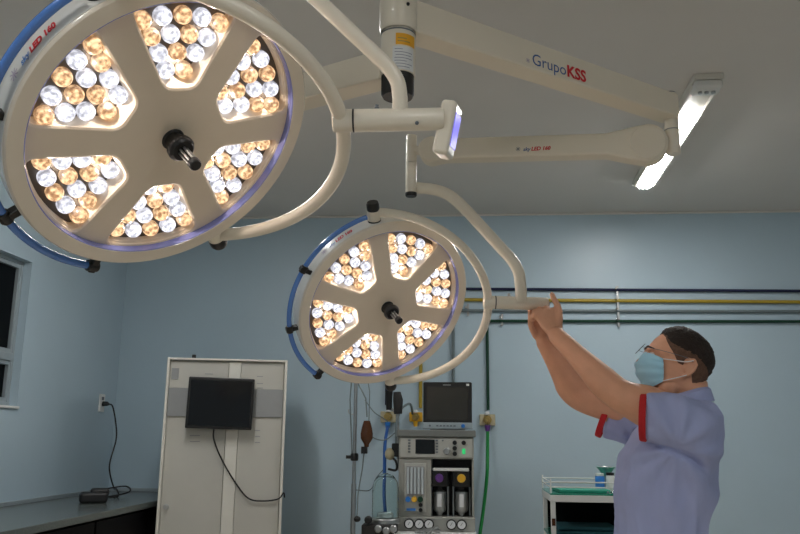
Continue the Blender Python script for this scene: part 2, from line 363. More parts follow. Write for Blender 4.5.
# ================================================================= CABINET
YC = 0.0
cab_a = math.radians(14); cw0 = PY(159.5,470,4.66)
CW = Matrix.Translation((cw0.x,cw0.y,0)) @ Matrix.Rotation(cab_a,4,'Z'); CWI = CW.inverted()
def CP(px,py,off=0.0):
    n_ = (CW.to_3x3() @ V((0,1,0))); o_ = V((0,0,CAMZ)); r_ = ray(px,py); pt = CW @ V((0,off,0))
    return CWI @ (o_+r_*((pt-o_).dot(n_)/r_.dot(n_)))
LOCAL[0] = CW
ca = CP(168.5,357.5,0); cb = CP(287,361,0); cl = CP(155.5,534,0); cr = CP(281.3,534,0)
x0 = (ca.x+cl.x)/2; x1 = (cb.x+cr.x)/2; zt = (ca.z+cb.z)/2
cab = thing('steel_cabinet', 'tall cream steel cabinet with two doors and grey band, behind black screen', 'cabinet', V(((x0+x1)/2, YC+.15, 0)))
mb = MB(); mb.span((x0,YC,.06),(x1,YC+.3,zt)); mb.span((x0+.03,YC+.03,0),(x1-.03,YC+.27,.06)); mb.build('carcass', M['cab'], cab, bevel=.004)
mb = MB(); f = .012; y0 = YC-.034
mb.span((x0,y0,.06),(x0+f*1.3,YC,zt)); mb.span((x1-f*1.3,y0,.06),(x1,YC,zt)); mb.span((x0+f*1.3,y0,zt-f),(x1-f*1.3,YC,zt)); mb.span((x0+f*1.3,y0,.06),(x1-f*1.3,YC,.09))
mb.build('face_frame', M['cabrim'], cab, bevel=.002)
xm0 = CP(225,450,0).x; xm1 = CP(237,450,0).x
dz0, dz1 = .10, zt-f-.006
doorL = MB().span((x0+.02,YC-.012,dz0),(xm0-.002,YC,dz1)).build('door', M['cab'], cab, bevel=.003)
doorR = MB().span((xm1+.002,YC-.012,dz0),(x1-.02,YC,dz1)).build('door', M['cab'], cab, bevel=.003)
MB().span((xm0,YC-.018,dz0),(xm1,YC,dz1)).build('center_post', M['cabrim'], cab, bevel=.002)
zb1 = CP(230,389,0).z; zb0 = CP(230,417,0).z
MB().span((x0+.018,YC-.0225,zb0),(x1-.018,YC-.012,zb1)).build('grey_band', M['band'], cab, bevel=.002)
for (pa, pb, dr) in (((205,373.5),(213,374.5),doorL),((257,376),(263,377),doorR),((257,383),(263,384),doorR),((257,387.5),(263,388.5),doorR),((190,435),(200,436),doorL),((190,441),(200,442),doorL),((255,430),(260,431),doorR),((255,436),(260,437),doorR),((255,442),(260,443),doorR)):
    a = CP(*pa,0-.0125); b = CP(*pb,0-.0125); MB().span((a.x,YC-.0145,a.z),(b.x,YC-.0118,b.z)).build('vent_slot', M['band'], dr, smooth=False)
a = CP(172,368,0-.013); b = CP(178.5,379.5,0-.013)
lh = MB().span((a.x,YC-.016,b.z),(b.x,YC-.012,a.z)).build('label_holder', M['band'], doorL, bevel=.001)
hp = CP(166,507,0-.012); mb = MB(); mb.rings([(hp,.016),(hp+V((0,-.006,0)),.016),(hp+V((0,-.008,0)),.009),(hp+V((0,-.03,0)),.011)]); mb.build('lock_handle', M['steel'], doorL)
c = CP(194,357,0+.08); c.z = zt
mb = MB(); mb.box(c+V((0,0,.005)),(.07,.03,.01)); mb.cyl(c+V((0,0,.01)),c+V((0,0,.03)),.012)
tag(mb.build('small_clip', M['black'], bevel=.002), 'small black clip lying on top of the cream cabinet', 'clip')
# black screen in front
ym = YC-.09; a = CP(188.5,377,ym); b = CP(252,429.5,ym)
sc = thing('wall_screen', 'black flat screen mounted on the grey band of the cabinet', 'screen', V(((a.x+b.x)/2, YC-.0225, b.z)))
Rz = Matrix.Rotation(math.radians(1.2),3,'Y'); mid = V(((a.x+b.x)/2, ym+.02, (a.z+b.z)/2)); sz = (b.x-a.x, .035, a.z-b.z)
MB().box(mid, sz, Rz).build('housing', M['black'], sc, bevel=.006)
MB().box(mid+V((0,-.0185,0)), (sz[0]-.03,.002,sz[2]-.035), Rz).build('display', M['screen'], sc, smooth=False)
MB().box(mid+V((0,.034,0)), (.12,.035,.12)).build('mount', M['blackm'], sc, bevel=.003)
mb = MB(); mb.tube(spline([mid+V((-.03,.0,-sz[2]/2)), CP(214,440,0-.07), CP(222,460,0-.05), CP(235,482,0-.03), CP(248,498,0-.03), CP(262,501,0-.03), CP(278,499,0-.03), CP(283.5,493,0-.03), CP(284.5,497,0+.04)],8), .0045, 8)
tag(mb.build('power_cable', M['cable']), 'thin black cable drooping from the black screen across the cabinet', 'cable')

LOCAL[0] = Matrix()
# ================================================================= COUNTER
zc = PY(118,491,YB).z
xf = (PZ(60,520.8,zc).x + PZ(150,501.5,zc).x)/2
ctr = thing('counter', 'dark granite worktop on black base units along the left wall', 'counter', V(((XL+xf)/2, 3.4, 0)))
MB().span((XL+.001,1.2,zc-.035),(xf,YB-.001,zc)).build('worktop', M['granite'], ctr, bevel=.004)
MB().span((XL+.001,1.2,zc),(XL+.014,YB-.001,zc+.022)).span((XL+.014,YB-.014,zc),(xf,YB-.001,zc+.022)).build('upstand', M['alu'], ctr, bevel=.002)
MB().span((XL+.001,1.22,.08),(xf-.05,YB-.001,zc-.035)).build('base_unit', M['darkunit'], ctr, bevel=.003)
MB().span((XL+.001,1.24,0),(xf-.09,YB-.001,.08)).build('plinth', M['darkunit'], ctr)
for i in range(6):
    ya = 1.26+i*.70; d = MB().span((xf-.05,ya,.1),(xf-.032,ya+.68,zc-.05)).build('door', M['darkunit'], ctr, bevel=.002)
    MB().tube([(xf-.032,ya+.06,zc-.25),(xf-.01,ya+.06,zc-.25),(xf-.01,ya+.06,zc-.13),(xf-.032,ya+.06,zc-.13)], .004, 8).build('handle', M['blackm'], d)
# outlet on left wall
oc = PX(101,403,XL)
ot = thing('wall_outlet', 'white wall outlet with black plug left of the room corner', 'outlet', V((XL, oc.y, oc.z-.05)))
MB().box((XL+.005,oc.y,oc.z),(.01,.075,.118)).build('cover_plate', M['outlet'], ot, bevel=.003)
MB().box((XL+.011,oc.y,oc.z+.03),(.004,.03,.022)).build('socket', M['keyg'], ot, bevel=.001)
ad = PZ(93,503,zc)
pa = thing('power_adapter', 'black power adapter and coiled cable on the granite worktop', 'power adapter', V((ad.x, ad.y, zc)))
mb = MB(); Ra = Matrix.Rotation(.5,3,'Z'); mb.box((ad.x,ad.y,zc+.03),(.15,.10,.06),Ra); mb.box((ad.x+.02,ad.y+.03,zc+.055),(.10,.08,.05),Ra)
mb.build('brick', M['cable'], pa, bevel=.018, seg=4)
pl = V((XL+.014, oc.y, oc.z-.005))
MB().rings([(pl,.017),(pl+V((.03,0,0)),.015),(pl+V((.045,0,-.004)),.006)]).build('plug', M['black'], pa)
q = PZ(114,497,zc)
cab_path = spline([pl+V((.04,0,0)), pl+V((.07,.0,-.02)), PX(116,425,XL+.09), PX(116,440,XL+.1), PX(110,462,XL+.09), PX(110,474,XL+.1), PX(114,488,XL+.11), q+V((.01,0,.05)), q+V((.03,-.02,.004)), q+V((-.08,-.08,.010)), q+V((-.12,.10,.035)), q+V((.0,.16,.055)), q+V((.09,.0,.03)), q+V((-.02,-.16,.006)), q+V((-.10,.05,.02)), ad+V((.07,.0,.03))], 8)
MB().tube(cab_path, .005, 8).build('cable', M['cable'], pa)

# ================================================================= IV POLE
yp = 4.45
b0 = PY(352.5,534,yp); t0 = PY(356,392,yp); xp = (b0.x+t0.x)/2
ztop = PY(357,345,yp).z
iv = thing('iv_pole', 'thin steel infusion pole with dark bottle in front of back wall', 'infusion pole', V((xp, yp, 0)))
MB().cyl((xp,yp,.06),(xp,yp,1.15),.0135).build('lower_tube', M['steel'], iv)
MB().cyl((xp,yp,1.1),(xp,yp,ztop),.010).build('upper_tube', M['steel'], iv)
MB().tube([(xp-.012,yp-.01,1.3),(xp-.03,yp-.01,1.6),(xp-.014,yp-.01,ztop-.05)], .004, 8).build('cord', M['pgrey'], iv)
kn = PY(353,457,yp); MB().rings([((xp,yp,kn.z-.02),.018),((xp,yp,kn.z-.012),.022),((xp,yp,kn.z+.012),.022),((xp,yp,kn.z+.02),.018)]).cyl((xp,yp,kn.z),(xp-.045,yp-.01,kn.z),.009).build('locking_collar', M['black'], iv)
ho = MB()
for s in (-1,1): ho.tube(spline([(xp,yp,ztop-.01),(xp+s*.05,yp,ztop),(xp+s*.09,yp,ztop+.005),(xp+s*.10,yp,ztop+.03)],5), .004, 8)
hk = PY(349,412,yp); ho.tube(spline([(xp,yp,hk.z-.01),(xp-.025,yp,hk.z-.012),(xp-.038,yp,hk.z),(xp-.036,yp,hk.z+.015)],4),.003,8)
ho.build('hook', M['steel'], iv)
for i in range(5):
    a = 2*PI*i/5-.105; e = V((xp+.2*math.cos(a), yp+.2*math.sin(a), .05)); lg = MB().tube([(xp,yp,.10),e+V((0,0,.02))], .013, 10).build('leg', M['steel'], iv)
    MB().cyl(e+V((0,-.012,-.02)),e+V((0,.012,-.02)),.03).build('caster', M['black'], lg)
bt = PY(366.5,447,yp-.02); tt = PY(366,416,yp-.02)
ib = thing('infusion_bottle', 'amber bottle hanging upside down from the infusion pole', 'bottle', V((bt.x, yp-.02, bt.z)))
xb = bt.x; mb = MB(); zz = bt.z
mb.lathe([(0,.0),(.012,0),(.014,.015),(.024,.03),(.033,.045),(.034,.07),(.029,.10),(.022,.125),(.017,.14),(0,.142)], (xb,yp-.02,zz), n=28); mb.build('bottle', M['brown'], ib)
MB().cyl((xb-.012,yp-.02,zz-.035),(xb-.012,yp-.02,zz+.002),.018).build('stopper', M['black'], ib)
MB().tube([(xb,yp-.02,zz+.16),(xb-.01,yp-.01,zz+.26),(xp+.004,yp,zz+.36)],.004,8).tube([(xb+.01,yp-.02,zz+.1),(xb+.012,yp-.02,zz+.3),(xp+.03,yp,ztop-.02)],.003,8).build('hanger', M['pgrey'], ib)
mb = MB(); mb.tube(spline([(xb-.012,yp-.02,zz-.03), PY(362,470,yp), PY(358,495,yp), PY(357,515,yp),PY(355,518,yp)],8), .0035, 8).build('infusion_line', M['pgrey'], ib)
MB().ell(PY(357,519,yp), (.02,.02,.016)).build('drip_clamp', M['black'], ib)

# ================================================================= ANAESTHESIA MACHINE
ya = 4.62
def m3(px,py,y=None): return PY(px,py,ya if y is None else y)
xa = m3(398.5,480).x; xb2 = m3(474,480).x; W_ = xb2-xa
def mxx(px): return xa+(px-398.5)/(474-398.5)*W_       # position along the front
def mz(py): return PY(436,py,ya).z
an = thing('anaesthesia_machine', 'cream anaesthesia machine with flow tubes and two vaporizers below the patient monitor', 'anaesthesia machine', V(((xa+xb2)/2, ya+.25, 0)))
D = ya+.5
MB().span((xa,ya+.03,.12),(xb2,D,mz(517))).build('body', M['mach'], an, bevel=.008)
MB().span((xa-.012,ya-.02,mz(437)),(xb2+.012,D+.01,mz(430))).build('top_shelf', M['machtop'], an, bevel=.006)
up = MB(); up.span((xa,ya,mz(459)),(xb2,D,mz(437))); up.span((xa,ya,mz(517)),(mxx(431.5),D,mz(459))); up.span((mxx(431.5),ya+.14,mz(517)),(xb2,D,mz(459))); up.span((xb2-.012,ya+.01,mz(517)),(xb2,ya+.15,mz(459)))
up.build('cabinet', M['mach'], an, bevel=.005)
MB().span((mxx(432),ya+.128,mz(516.5)),(xb2-.013,ya+.139,mz(459.5))).build('vaporizer_bay', M['machd'], an)
cp = MB().span((xa+.01,ya-.012,mz(457.5)),(xb2-.008,ya,mz(438.5))).build('control_panel', M['machp'], an, bevel=.003)
MB().span((mxx(415.5),ya-.015,mz(454)),(mxx(435),ya-.0121,mz(439.5))).build('display', M['screen'], cp, bevel=.001)
for i in range(5):
    for px in (409.2, 437): MB().box((mxx(px),ya-.014,mz(440.5+i*2.9)),(.014,.006,.008)).build('button', M['keyg'], cp, bevel=.001)
for px,py,m_ in ((455,442.5,'black'),(464,442.5,'black'),(455,448,'black'),(455,453.5,'black')):
    MB().cyl((mxx(px),ya-.012,mz(py)),(mxx(px),ya-.022,mz(py)),.0125,n=20).build('button', M[m_], cp)
MB().box((mxx(464),ya-.014,mz(451)),(.018,.006,.03)).build('button', M['ledg'], cp, bevel=.002)
MB().rings([((mxx(447),ya-.012,mz(451)),.021),((mxx(447),ya-.03,mz(451)),.019),((mxx(447),ya-.034,mz(451)),.015)]).build('knob', M['steel'], cp)
MB().cyl((mxx(443),ya-.012,mz(440.5)),(mxx(443),ya-.016,mz(440.5)),.005,n=12).build('button', M['keyg'], cp)
fp = MB().span((mxx(404.5),ya-.012,mz(512)),(mxx(426.5),ya,mz(463.5))).build('flowmeter_panel', M['machp'], an, bevel=.003)
MB().span((mxx(406.5),ya-.016,mz(495)),(mxx(424.5),ya-.0121,mz(466.5))).build('flow_scale', M['band'], fp, bevel=.001)
for i in range(5):
    x = mxx(408.2+i*3.6); MB().cyl((x,ya-.020,mz(494)),(x,ya-.020,mz(467.5)),.0065,n=12).build('flow_tube', M['tubeglass'], fp)
for px,m_ in ((408.5,'bluek'),(414.8,'yelk'),(420.6,'pgreen')):
    MB().rings([((mxx(px),ya-.012,mz(499.5)),.016),((mxx(px),ya-.035,mz(499.5)),.014)],18).build('flow_knob', M[m_], fp)
MB().span((mxx(407),ya-.015,mz(511)),(mxx(416),ya-.012,mz(508.5))).build('switch_label', M['bluek'], fp)
for py in (505,510): MB().cyl((mxx(421),ya-.012,mz(py)),(mxx(421),ya-.022,mz(py)),.011,n=16).build('button', M['black'], fp)
for px,m_ in ((439.5,'purple'),(461.5,'yelk')):
    x = mxx(px); yv = ya+.055
    vz = MB().box((x,yv+.01,mz(478.5)),(.105,.10,mz(470)-mz(487))).build('vaporizer', M['black'], an, bevel=.015, seg=3)
    MB().rings([((x,yv-.045,mz(478)),.033),((x,yv-.06,mz(478)),.033),((x,yv-.06,mz(478)),.03)]).build('dial', M['blackm'], vz)
    MB().rings([((x,yv-.06,mz(478)),.024),((x,yv-.072,mz(478)),.021)]).build('dial_center', M[m_], vz)
    MB().box((x,yv,mz(488)),(.03,.03,.03)).build('filler', M['blackm'], vz, bevel=.004)
    MB().rings([((x,yv,mz(491)),.022),((x,yv,mz(492)),.037),((x,yv,mz(510)),.037),((x,yv,mz(512.5)),.028)]).build('vapor_cylinder', M['steel'], vz)
    MB().span((x-.012,yv-.040,mz(507)),(x+.012,yv-.036,mz(494))).build('label_plate', M['label'], vz)
    MB().rings([((x,yv,mz(516.9)),.012),((x,yv,mz(512))  ,.022)],16).build('drain', M['steel'], vz)
    for s in (-1,1): MB().cyl((x+s*.046,yv+.02,mz(516.9)),(x+s*.046,yv+.02,mz(487)),.007,n=10).build('guide_rod', M['steel'], vz)
MB().span((mxx(433),yv-.055,mz(471)),(mxx(469),yv+.03,mz(468))).build('interlock_bar', M['outlet'], an, bevel=.004)
gp = MB().span((xa-.004,ya-.03,mz(531)),(xb2+.004,ya+.06,mz(516.9))).build('gauge_panel', M['mach'], an, bevel=.004)
for px in (410,420,429.5,451.5,461.5):
    x = mxx(px); g = MB().rings([((x,ya-.03,mz(523.5)),.028),((x,ya-.045,mz(523.5)),.028),((x,ya-.046,mz(523.5)),.026)]).build('gauge', M['black'], gp)
    MB().cyl((x,ya-.046,mz(523.5)),(x,ya-.0475,mz(523.5)),.0215).build('gauge_face', M['label'], g); MB().box((x,ya-.0485,mz(523)),(.002,.001,.02),Matrix.Rotation(.6,3,'Y')).build('needle', M['black'], g)
MB().span((xa-.01,ya-.22,mz(534)),(xb2+.01,ya+.03,mz(531))).build('work_shelf', M['outlet'], an, bevel=.006)
for i in range(3):
    za = .17+i*.25; dr = MB().span((xa+.02,ya+.012,za),(xb2-.02,ya+.03,za+.235)).build('drawer', M['cabrim'], an, bevel=.004); MB().tube([((xa+xb2)/2-.07,ya+.012,za+.15),((xa+xb2)/2-.07,ya-.012,za+.15),((xa+xb2)/2+.07,ya-.012,za+.15),((xa+xb2)/2+.07,ya+.012,za+.15)],.005,8).build('drawer_handle', M['steel'], dr)
for sx in (xa+.05,xb2-.05):
    for sy in (ya+.08,D-.05): MB().cyl((sx-.015,sy,.05),(sx+.015,sy,.05),.05).span((sx-.02,sy-.02,.07),(sx+.02,sy+.02,.121)).build('caster', M['black'], an)
# items on the gauge shelf
mb = MB(); c0 = V((mxx(428),ya-.12,mz(531)))
for k in range(5): mb.tube(spline([c0+V((-.06+k*.02,-.03,.008)),c0+V((.0+k*.012,.01,.016+.004*k)),c0+V((.07,.03+k*.01,.008))],5),.0065,8)
tag(mb.build('coiled_tubing', M['steel']), 'loose pale grey tubing lying on the shelf of the machine', 'tubing')
# patient monitor
y2 = ya+.06; xc0 = PY(423.2,405,y2).x; xc1 = PY(472,405,y2).x; zb = mz(430); zt2 = PY(447,382,y2).z; zs = PY(447,422.5,y2).z
pm = thing('patient_monitor', 'patient monitor with dark screen and silver key strip on top of the machine', 'monitor', V(((xc0+xc1)/2, y2+.08, zb)))
MB().span((xc0,y2,zb+.012),(xc1,y2+.10,zt2)).build('housing', M['black'], pm, bevel=.008, seg=3)
MB().span((xc0-.003,y2-.008,zb+.006),(xc1+.003,y2+.002,zs)).build('key_strip', M['alu'], pm, bevel=.004)
MB().span((xc0+.02,y2-.002,zs+.012),(xc1-.022,y2,zt2-.03)).build('display', M['screen2'], pm)
kx = lambda px: xc0+(px-423.2)/(48.8)*(xc1-xc0); kz = (zb+.006+zs)/2
for i in range(6): MB().box((kx(437.5+i*3.4),y2-.0095,kz),(.013,.003,.007)).build('key', M['keyg'], pm, bevel=.001)
MB().rings([((kx(463),y2-.008,kz),.012),((kx(463),y2-.024,kz),.010)]).build('knob', M['bluek'], pm)
MB().cyl((kx(430),y2-.008,kz),(kx(430),y2-.011,kz),.006,n=12).build('power_button', M['keyg'], pm)
MB().span((kx(443),y2-.0012,zt2-.020),(kx(451),y2,zt2-.014)).build('maker_mark', M['band'], pm); MB().span((kx(466.5),y2-.0012,zt2-.022),(kx(469.3),y2,zt2-.010)).build('sticker', M['outlet'], pm)
MB().span((xc0+.04,y2,zb),(xc1-.04,y2+.14,zb+.0125)).build('foot', M['band'], pm, bevel=.002)
# breathing absorber with jar (left of machine)
yj = 4.55; jc = PY(385.5,500,yj); zj0 = PY(385,519,yj).z; zj1 = PY(385,484,yj).z; r = PY(399.5,500,yj).x-jc.x
ab = thing('absorber_unit', 'black absorber block under clear glass bellows jar, left of the machine', 'absorber', V((jc.x,yj,0)))
MB().span((jc.x-.12,yj-.09,zj0-.11),(jc.x+.068,yj+.04,zj0-.02)).build('valve_block', M['blackm'], ab, bevel=.012, seg=3)
MB().lathe([(r*1.05,-.02),(r*1.05,0),(r*.98,.006),(0,.006)], (jc.x,yj,zj0), n=36).build('jar_base', M['steel'], ab)
rj = r*.96; hj = zj1-zj0+.06
prof = [(rj,.006),(rj,hj*.62),(rj*.9,hj*.8),(rj*.6,hj*.94),(0,hj),(0,hj-.004),(rj*.58,hj*.94-.004),(rj*.87,hj*.8-.002),(rj-.004,hj*.62),(rj-.004,.006)]
MB().lathe(prof,(jc.x,yj,zj0),n=36).build('glass_jar', M['glass'], ab)
MB().lathe([(0,.008),(rj*.6,.008),(rj*.6,.03),(rj*.5,.035),(0,.035)],(jc.x,yj,zj0),n=30).build('bellows_plate', M['tubeglass'], ab)
for px,py in ((368,520),(378,529),(393,529),(386,531)):
    p = PY(px,py,yj-.1); MB().rings([(p+V((0,.03,0)),.02),(p,.02),(p+V((0,-.006,0)),.014)],18).build('port', M['steel'] if px!=368 else M['black'], ab)
MB().span((jc.x+.05,yj+.02,zj0-.09),(xa+.0,yj+.10,zj0-.05)).build('bracket', M['steel'], ab, bevel=.003)
MB().cyl((jc.x,yj-.03,.02),(jc.x,yj-.03,zj0-.10),.018).cyl((jc.x,yj-.03,0),(jc.x,yj-.03,.03),.08,.075).build('stand', M['steel'], ab)
# flexible black articulated arm with sensors above it
mb = MB(); yq = 4.75
fx = thing('circuit_arm', 'black jointed circuit arm with tubes hanging below the far lamp', 'arm', V((PY(398,470,yq).x, yq, PY(398,470,yq).z)))
MB().rings([(PY(389,391,yq),.024),(PY(389,396,yq),.02),(PY(389,410,yq),.017)],14).build('upper_joint', M['black'], fx)
MB().tube(spline([PY(390,408,yq),PY(397,414,yq),PY(398,425,yq),PY(398,450,yq),PY(397.5,470,yq)],6), .008, 10).build('arm_rod', M['steel'], fx)
MB().rings([(PY(397,392,yq),.022),(PY(398,400,yq),.03),(PY(398,414,yq),.024)],14).build('clamp', M['blackm'], fx)
MB().box(PY(398,450,yq-.02),(.07,.05,.075)).build('lower_clamp', M['black'], fx, bevel=.006)
MB().ell(PY(390,454,yq-.03),(.03,.03,.035)).build('flow_sensor', M['valveb'], fx)
MB().tube(spline([PY(391,456,yq-.03),PY(396,462,yq-.04),PY(396,470,yq-.04),PY(388,469,yq-.04)],6),.007,8).build('sensor_tube', M['cable'], fx)
MB().tube(spline([PY(365,400,yq),PY(374,412,yq),PY(383,418,yq),PY(388,422,yq)],6),.0035,6).build('thin_line', M['pgrey'], fx)
MB().tube(spline([PY(369,431,yq),PY(374,438,yq),PY(385,440,yq),PY(396,432,yq)],6),.0035,6).build('thin_line', M['pgrey'], fx)
MB().tube(spline([PY(383,470,yq),PY(376,478,yq),PY(370,490,yq),PY(356,490,4.5)],6),.003,6).build('thin_line', M['pgrey'], fx)
MB().tube([PY(397.5,468,yq), V((xa+.004,ya+.13,PY(398,472,ya+.1).z))],.008,8).build('wall_stub', M['steel'], fx)

# ================================================================= TROLLEY
yt = 4.25
tl = PY(546.5,503,yt); 
tx0 = tl.x+.032; tx1 = tx0+.58; tz = PY(546,493,yt).z; ty1 = yt+.42
tr = thing('instrument_trolley', 'white framed instrument trolley with green glass shelf left of the man', 'trolley', V(((tx0+tx1)/2,(yt+ty1)/2,0)))
for x in (tx0,tx1):
    for y in (yt,ty1):
        lg = MB().span((x-.012,y-.012,.09),(x+.012,y+.012,tz-.0305)).build('leg', M['outlet'], tr, bevel=.003)
        MB().cyl((x-.012,y,.04),(x+.012,y,.04),.04).span((x-.016,y-.008,.04),(x+.016,y+.008,.10)).build('caster', M['black'], lg)
lb = PY(546.5,522,yt-.012); MB().box((tx0,yt-.013,lb.z),(.018,.004,.035)).build('leg_clip', M['brown'], tr, bevel=.001)
mb = MB(); e = .014
for a,b in (((tx0-e,yt-e,0),(tx1+e,yt+.006,0)),((tx0-e,ty1-.006,0),(tx1+e,ty1+e,0)),((tx0-e,yt+.006,0),(tx0+.006,ty1-.006,0)),((tx1-.006,yt+.006,0),(tx1+e,ty1-.006,0))):
    mb.span((a[0],a[1],tz-.042),(b[0],b[1],tz-.008))
mb.build('shelf_frame', M['outlet'], tr, bevel=.003)
MB().span((tx0-e,yt-e,tz-.008),(tx1+e,ty1+e,tz)).build('glass_shelf', M['gglass'], tr, bevel=.002)
rl = MB()
c4 = [(tx0-e+.004,yt-e+.004),(tx1+e-.004,yt-e+.004),(tx1+e-.004,ty1+e-.004),(tx0-e+.004,ty1+e-.004)]
for h in (.03,.055): rl.tube([V((x,y,tz+h)) for x,y in c4],.0035,8,closed=True)
for x,y in c4: rl.cyl((x,y,tz),(x,y,tz+.07),.004,n=10)
rl.build('guard_rail', M['outlet'], tr)
zl = PY(560,537,yt).z-.012; MB().span((tx0-.012,yt-.01,zl),(tx1+.012,ty1+.01,zl+.012)).build('lower_shelf', M['gglass'], tr, bevel=.002)
MB().span((tx0+.0,ty1+.013,zl+.012),(tx1,ty1+.019,tz-.045)).build('back_panel', M['darkunit'], tr)
# things on trolley
def lowshelf(): return zl+.012
bx = lambda px,py,z: PZ(px,py,z)
mb = MB(); p = V((tx0+.16,yt+.16,tz)); mb.box(p+V((0,0,.009)),(.26,.26,.018),Matrix.Rotation(.05,3,'Z')); tag(mb.build('green_cloth', M['gcloth'], bevel=.006), 'folded green cloth on the glass shelf of the trolley', 'cloth')
def jar(px, y, r, h, mbody, mtop, label, name='jar'):
    p = PY(px,485,y); p.z = tz; t = thing(name, label, 'jar', V((p.x,y,tz)))
    MB().lathe([(0,0),(r,0),(r*1.02,.01),(r*1.02,h*.8),(r*.9,h*.86),(0,h*.86)],(p.x,y,tz),n=24).build('body', mbody, t)
    MB().lathe([(r*.92,h*.86),(r*.92,h),(r*.5,h*1.02),(0,h*1.02)],(p.x,y,tz),n=24).build('lid', mtop, t)
jar(600, yt+.14, .024, .095, M['bluek'], M['outlet'], 'blue bottle with pale cap on the trolley shelf')
jar(610.5, yt+.12, .023, .10, M['outlet'], M['black'], 'white jar with dark cap beside the blue bottle')
p = PY(605.5,485,yt+.22); mb = MB(); mb.lathe([(0,0),(.02,0),(.016,.03),(.016,.07),(.03,.10),(.05,.125),(.045,.127),(.02,.105),(0,.10)],(p.x+.005,yt+.22,tz),n=24)
tag(mb.build('steel_cup', M['steel']), 'dull metal goblet shaped cup behind the blue bottle', 'cup')
p = V((tx0+.40,yt+.03,tz)); mb = MB(); mb.box(p+V((0,0,.006)),(.2,.012,.010)); mb.box(p+V((-.07,.03,.006)),(.12,.010,.010),Matrix.Rotation(.4,3,'Z')); tag(mb.build('steel_tongs', M['chrome'], bevel=.002), 'pair of steel tongs lying at front of trolley shelf', 'tongs')
zz = lowshelf()
mb = MB(); mb.box((tx0+.18,yt+.17,zz+.012),(.33,.28,.024)); mb.box((tx0+.18,yt+.18,zz+.035),(.3,.26,.02)); tag(mb.build('teal_drape', M['teal'], bevel=.014), 'stack of dark teal drapes on lower trolley shelf', 'drape')
mb = MB(); mb.ell((tx0+.455,yt+.17,zz+.035),(.10,.12,.035)); mb.ell((tx0+.44,yt+.15,zz+.075),(.04,.05,.03)); tag(mb.build('black_bundle', M['tray']), 'black lumpy bundle on lower trolley shelf near the man', 'bundle')

# ================================================================= CEILING COLUMN + SWING ARMS
dcol = 2.1
ctop = P(398.5, 20, dcol); cx, cy = ctop.x, ctop.y
zs1 = PA(398,27,1,cy-.04).z; zs0 = PA(398,70.5,1,cy-.04).z; zc0 = PA(396,91,1,cy-.04).z
col = thing('ceiling_column', 'white ceiling column with orange sticker and black bottom cap', 'ceiling column', V((cx,cy,ZC)))
RC = .0425
MB().cyl((cx,cy,zs1),(cx,cy,ZC-.03),RC-.001,n=40).build('upper_tube', M['armw'], col)
MB().lathe([(0,0),(.12,0),(.12,-.02),(.09,-.05),(RC,-.06)],(cx,cy,ZC),n=40).build('ceiling_flange', M['armw'], col)
MB().lathe([(0,zs1-.002),(RC+.001,zs1-.002),(RC+.003,zs1-.006),(RC+.003,zs0),(0,zs0)],(cx,cy,0),n=40).build('sleeve', M['armw'], col)
MB().lathe([(RC*.99,zs1-.0035),(RC+.0036,zs1-.0035),(RC+.0036,zs1-.0065),(RC*.99,zs1-.0065)],(cx,cy,0),n=40).build('seam_ring', M['keyg'], col)
MB().lathe([(0,zc0),(RC*.9,zc0),(RC*1.0,zc0+.008),(RC*1.0,zs0),(0,zs0)],(cx,cy,0),n=40).build('bottom_cap', M['blackm'], col)
def cylpatch(mb, c, r, a0, a1, z0, z1, n=8, th=.0006):
    vs = []; fs = []
    for i in range(n+1):
        a = a0+(a1-a0)*i/n
        for rr in (r, r+th):
            for z in (z0,z1): vs.append((c[0]+rr*math.cos(a), c[1]+rr*math.sin(a), z))
    for i in range(n):
        b = i*4; q = b+4; fs += [(b+2,q+2,q+3,b+3),(b,b+1,q+1,q),(b+1,b+3,q+3,q+1),(b,q,q+2,b+2)]
    fs += [(0,2,3,1),(n*4,n*4+1,n*4+3,n*4+2)]
    return mb.add(vs,fs)
rs = RC+.0031; aim = math.atan2(-cy,-cx)
ang = lambda px: aim + math.asin(max(-1,min(1,(px-399.5)/17.8)))
zq = lambda py: PA(405,py,1,cy-RC).z
cylpatch(MB(), (cx,cy), rs, ang(397), ang(415.5), zq(44.5), zq(33)).build('orange_sticker', M['orange'], col)
mb = MB(); cylpatch(mb,(cx,cy),rs+.0006,ang(399),ang(408),zq(38.5),zq(37.6),th=.0003); cylpatch(mb,(cx,cy),rs+.0006,ang(399),ang(411),zq(41.5),zq(40.6),th=.0003); mb.build('sticker_line', M['brass'], col)
cylpatch(MB(), (cx,cy), rs, ang(394), ang(414.5), zq(69), zq(46)).build('paper_label', M['label'], col)
mb = MB()
for k,(a,b) in enumerate(((396,404),(396,413),(397,412),(396,413),(396,408),(397,413),(396,411))):
    z = zq(49+k*2.9); cylpatch(mb,(cx,cy),rs+.0006,ang(a),ang(b),z-.0008,z+.0008,th=.0003)
mb.build('printed_line', M['ink'], col)
for px,py in ((408,4),): 
    q = PA(px,py,1,cy-RC); MB().ell(q,(.005,.005,.005),n=10,m=6).build('screw', M['black'], col)
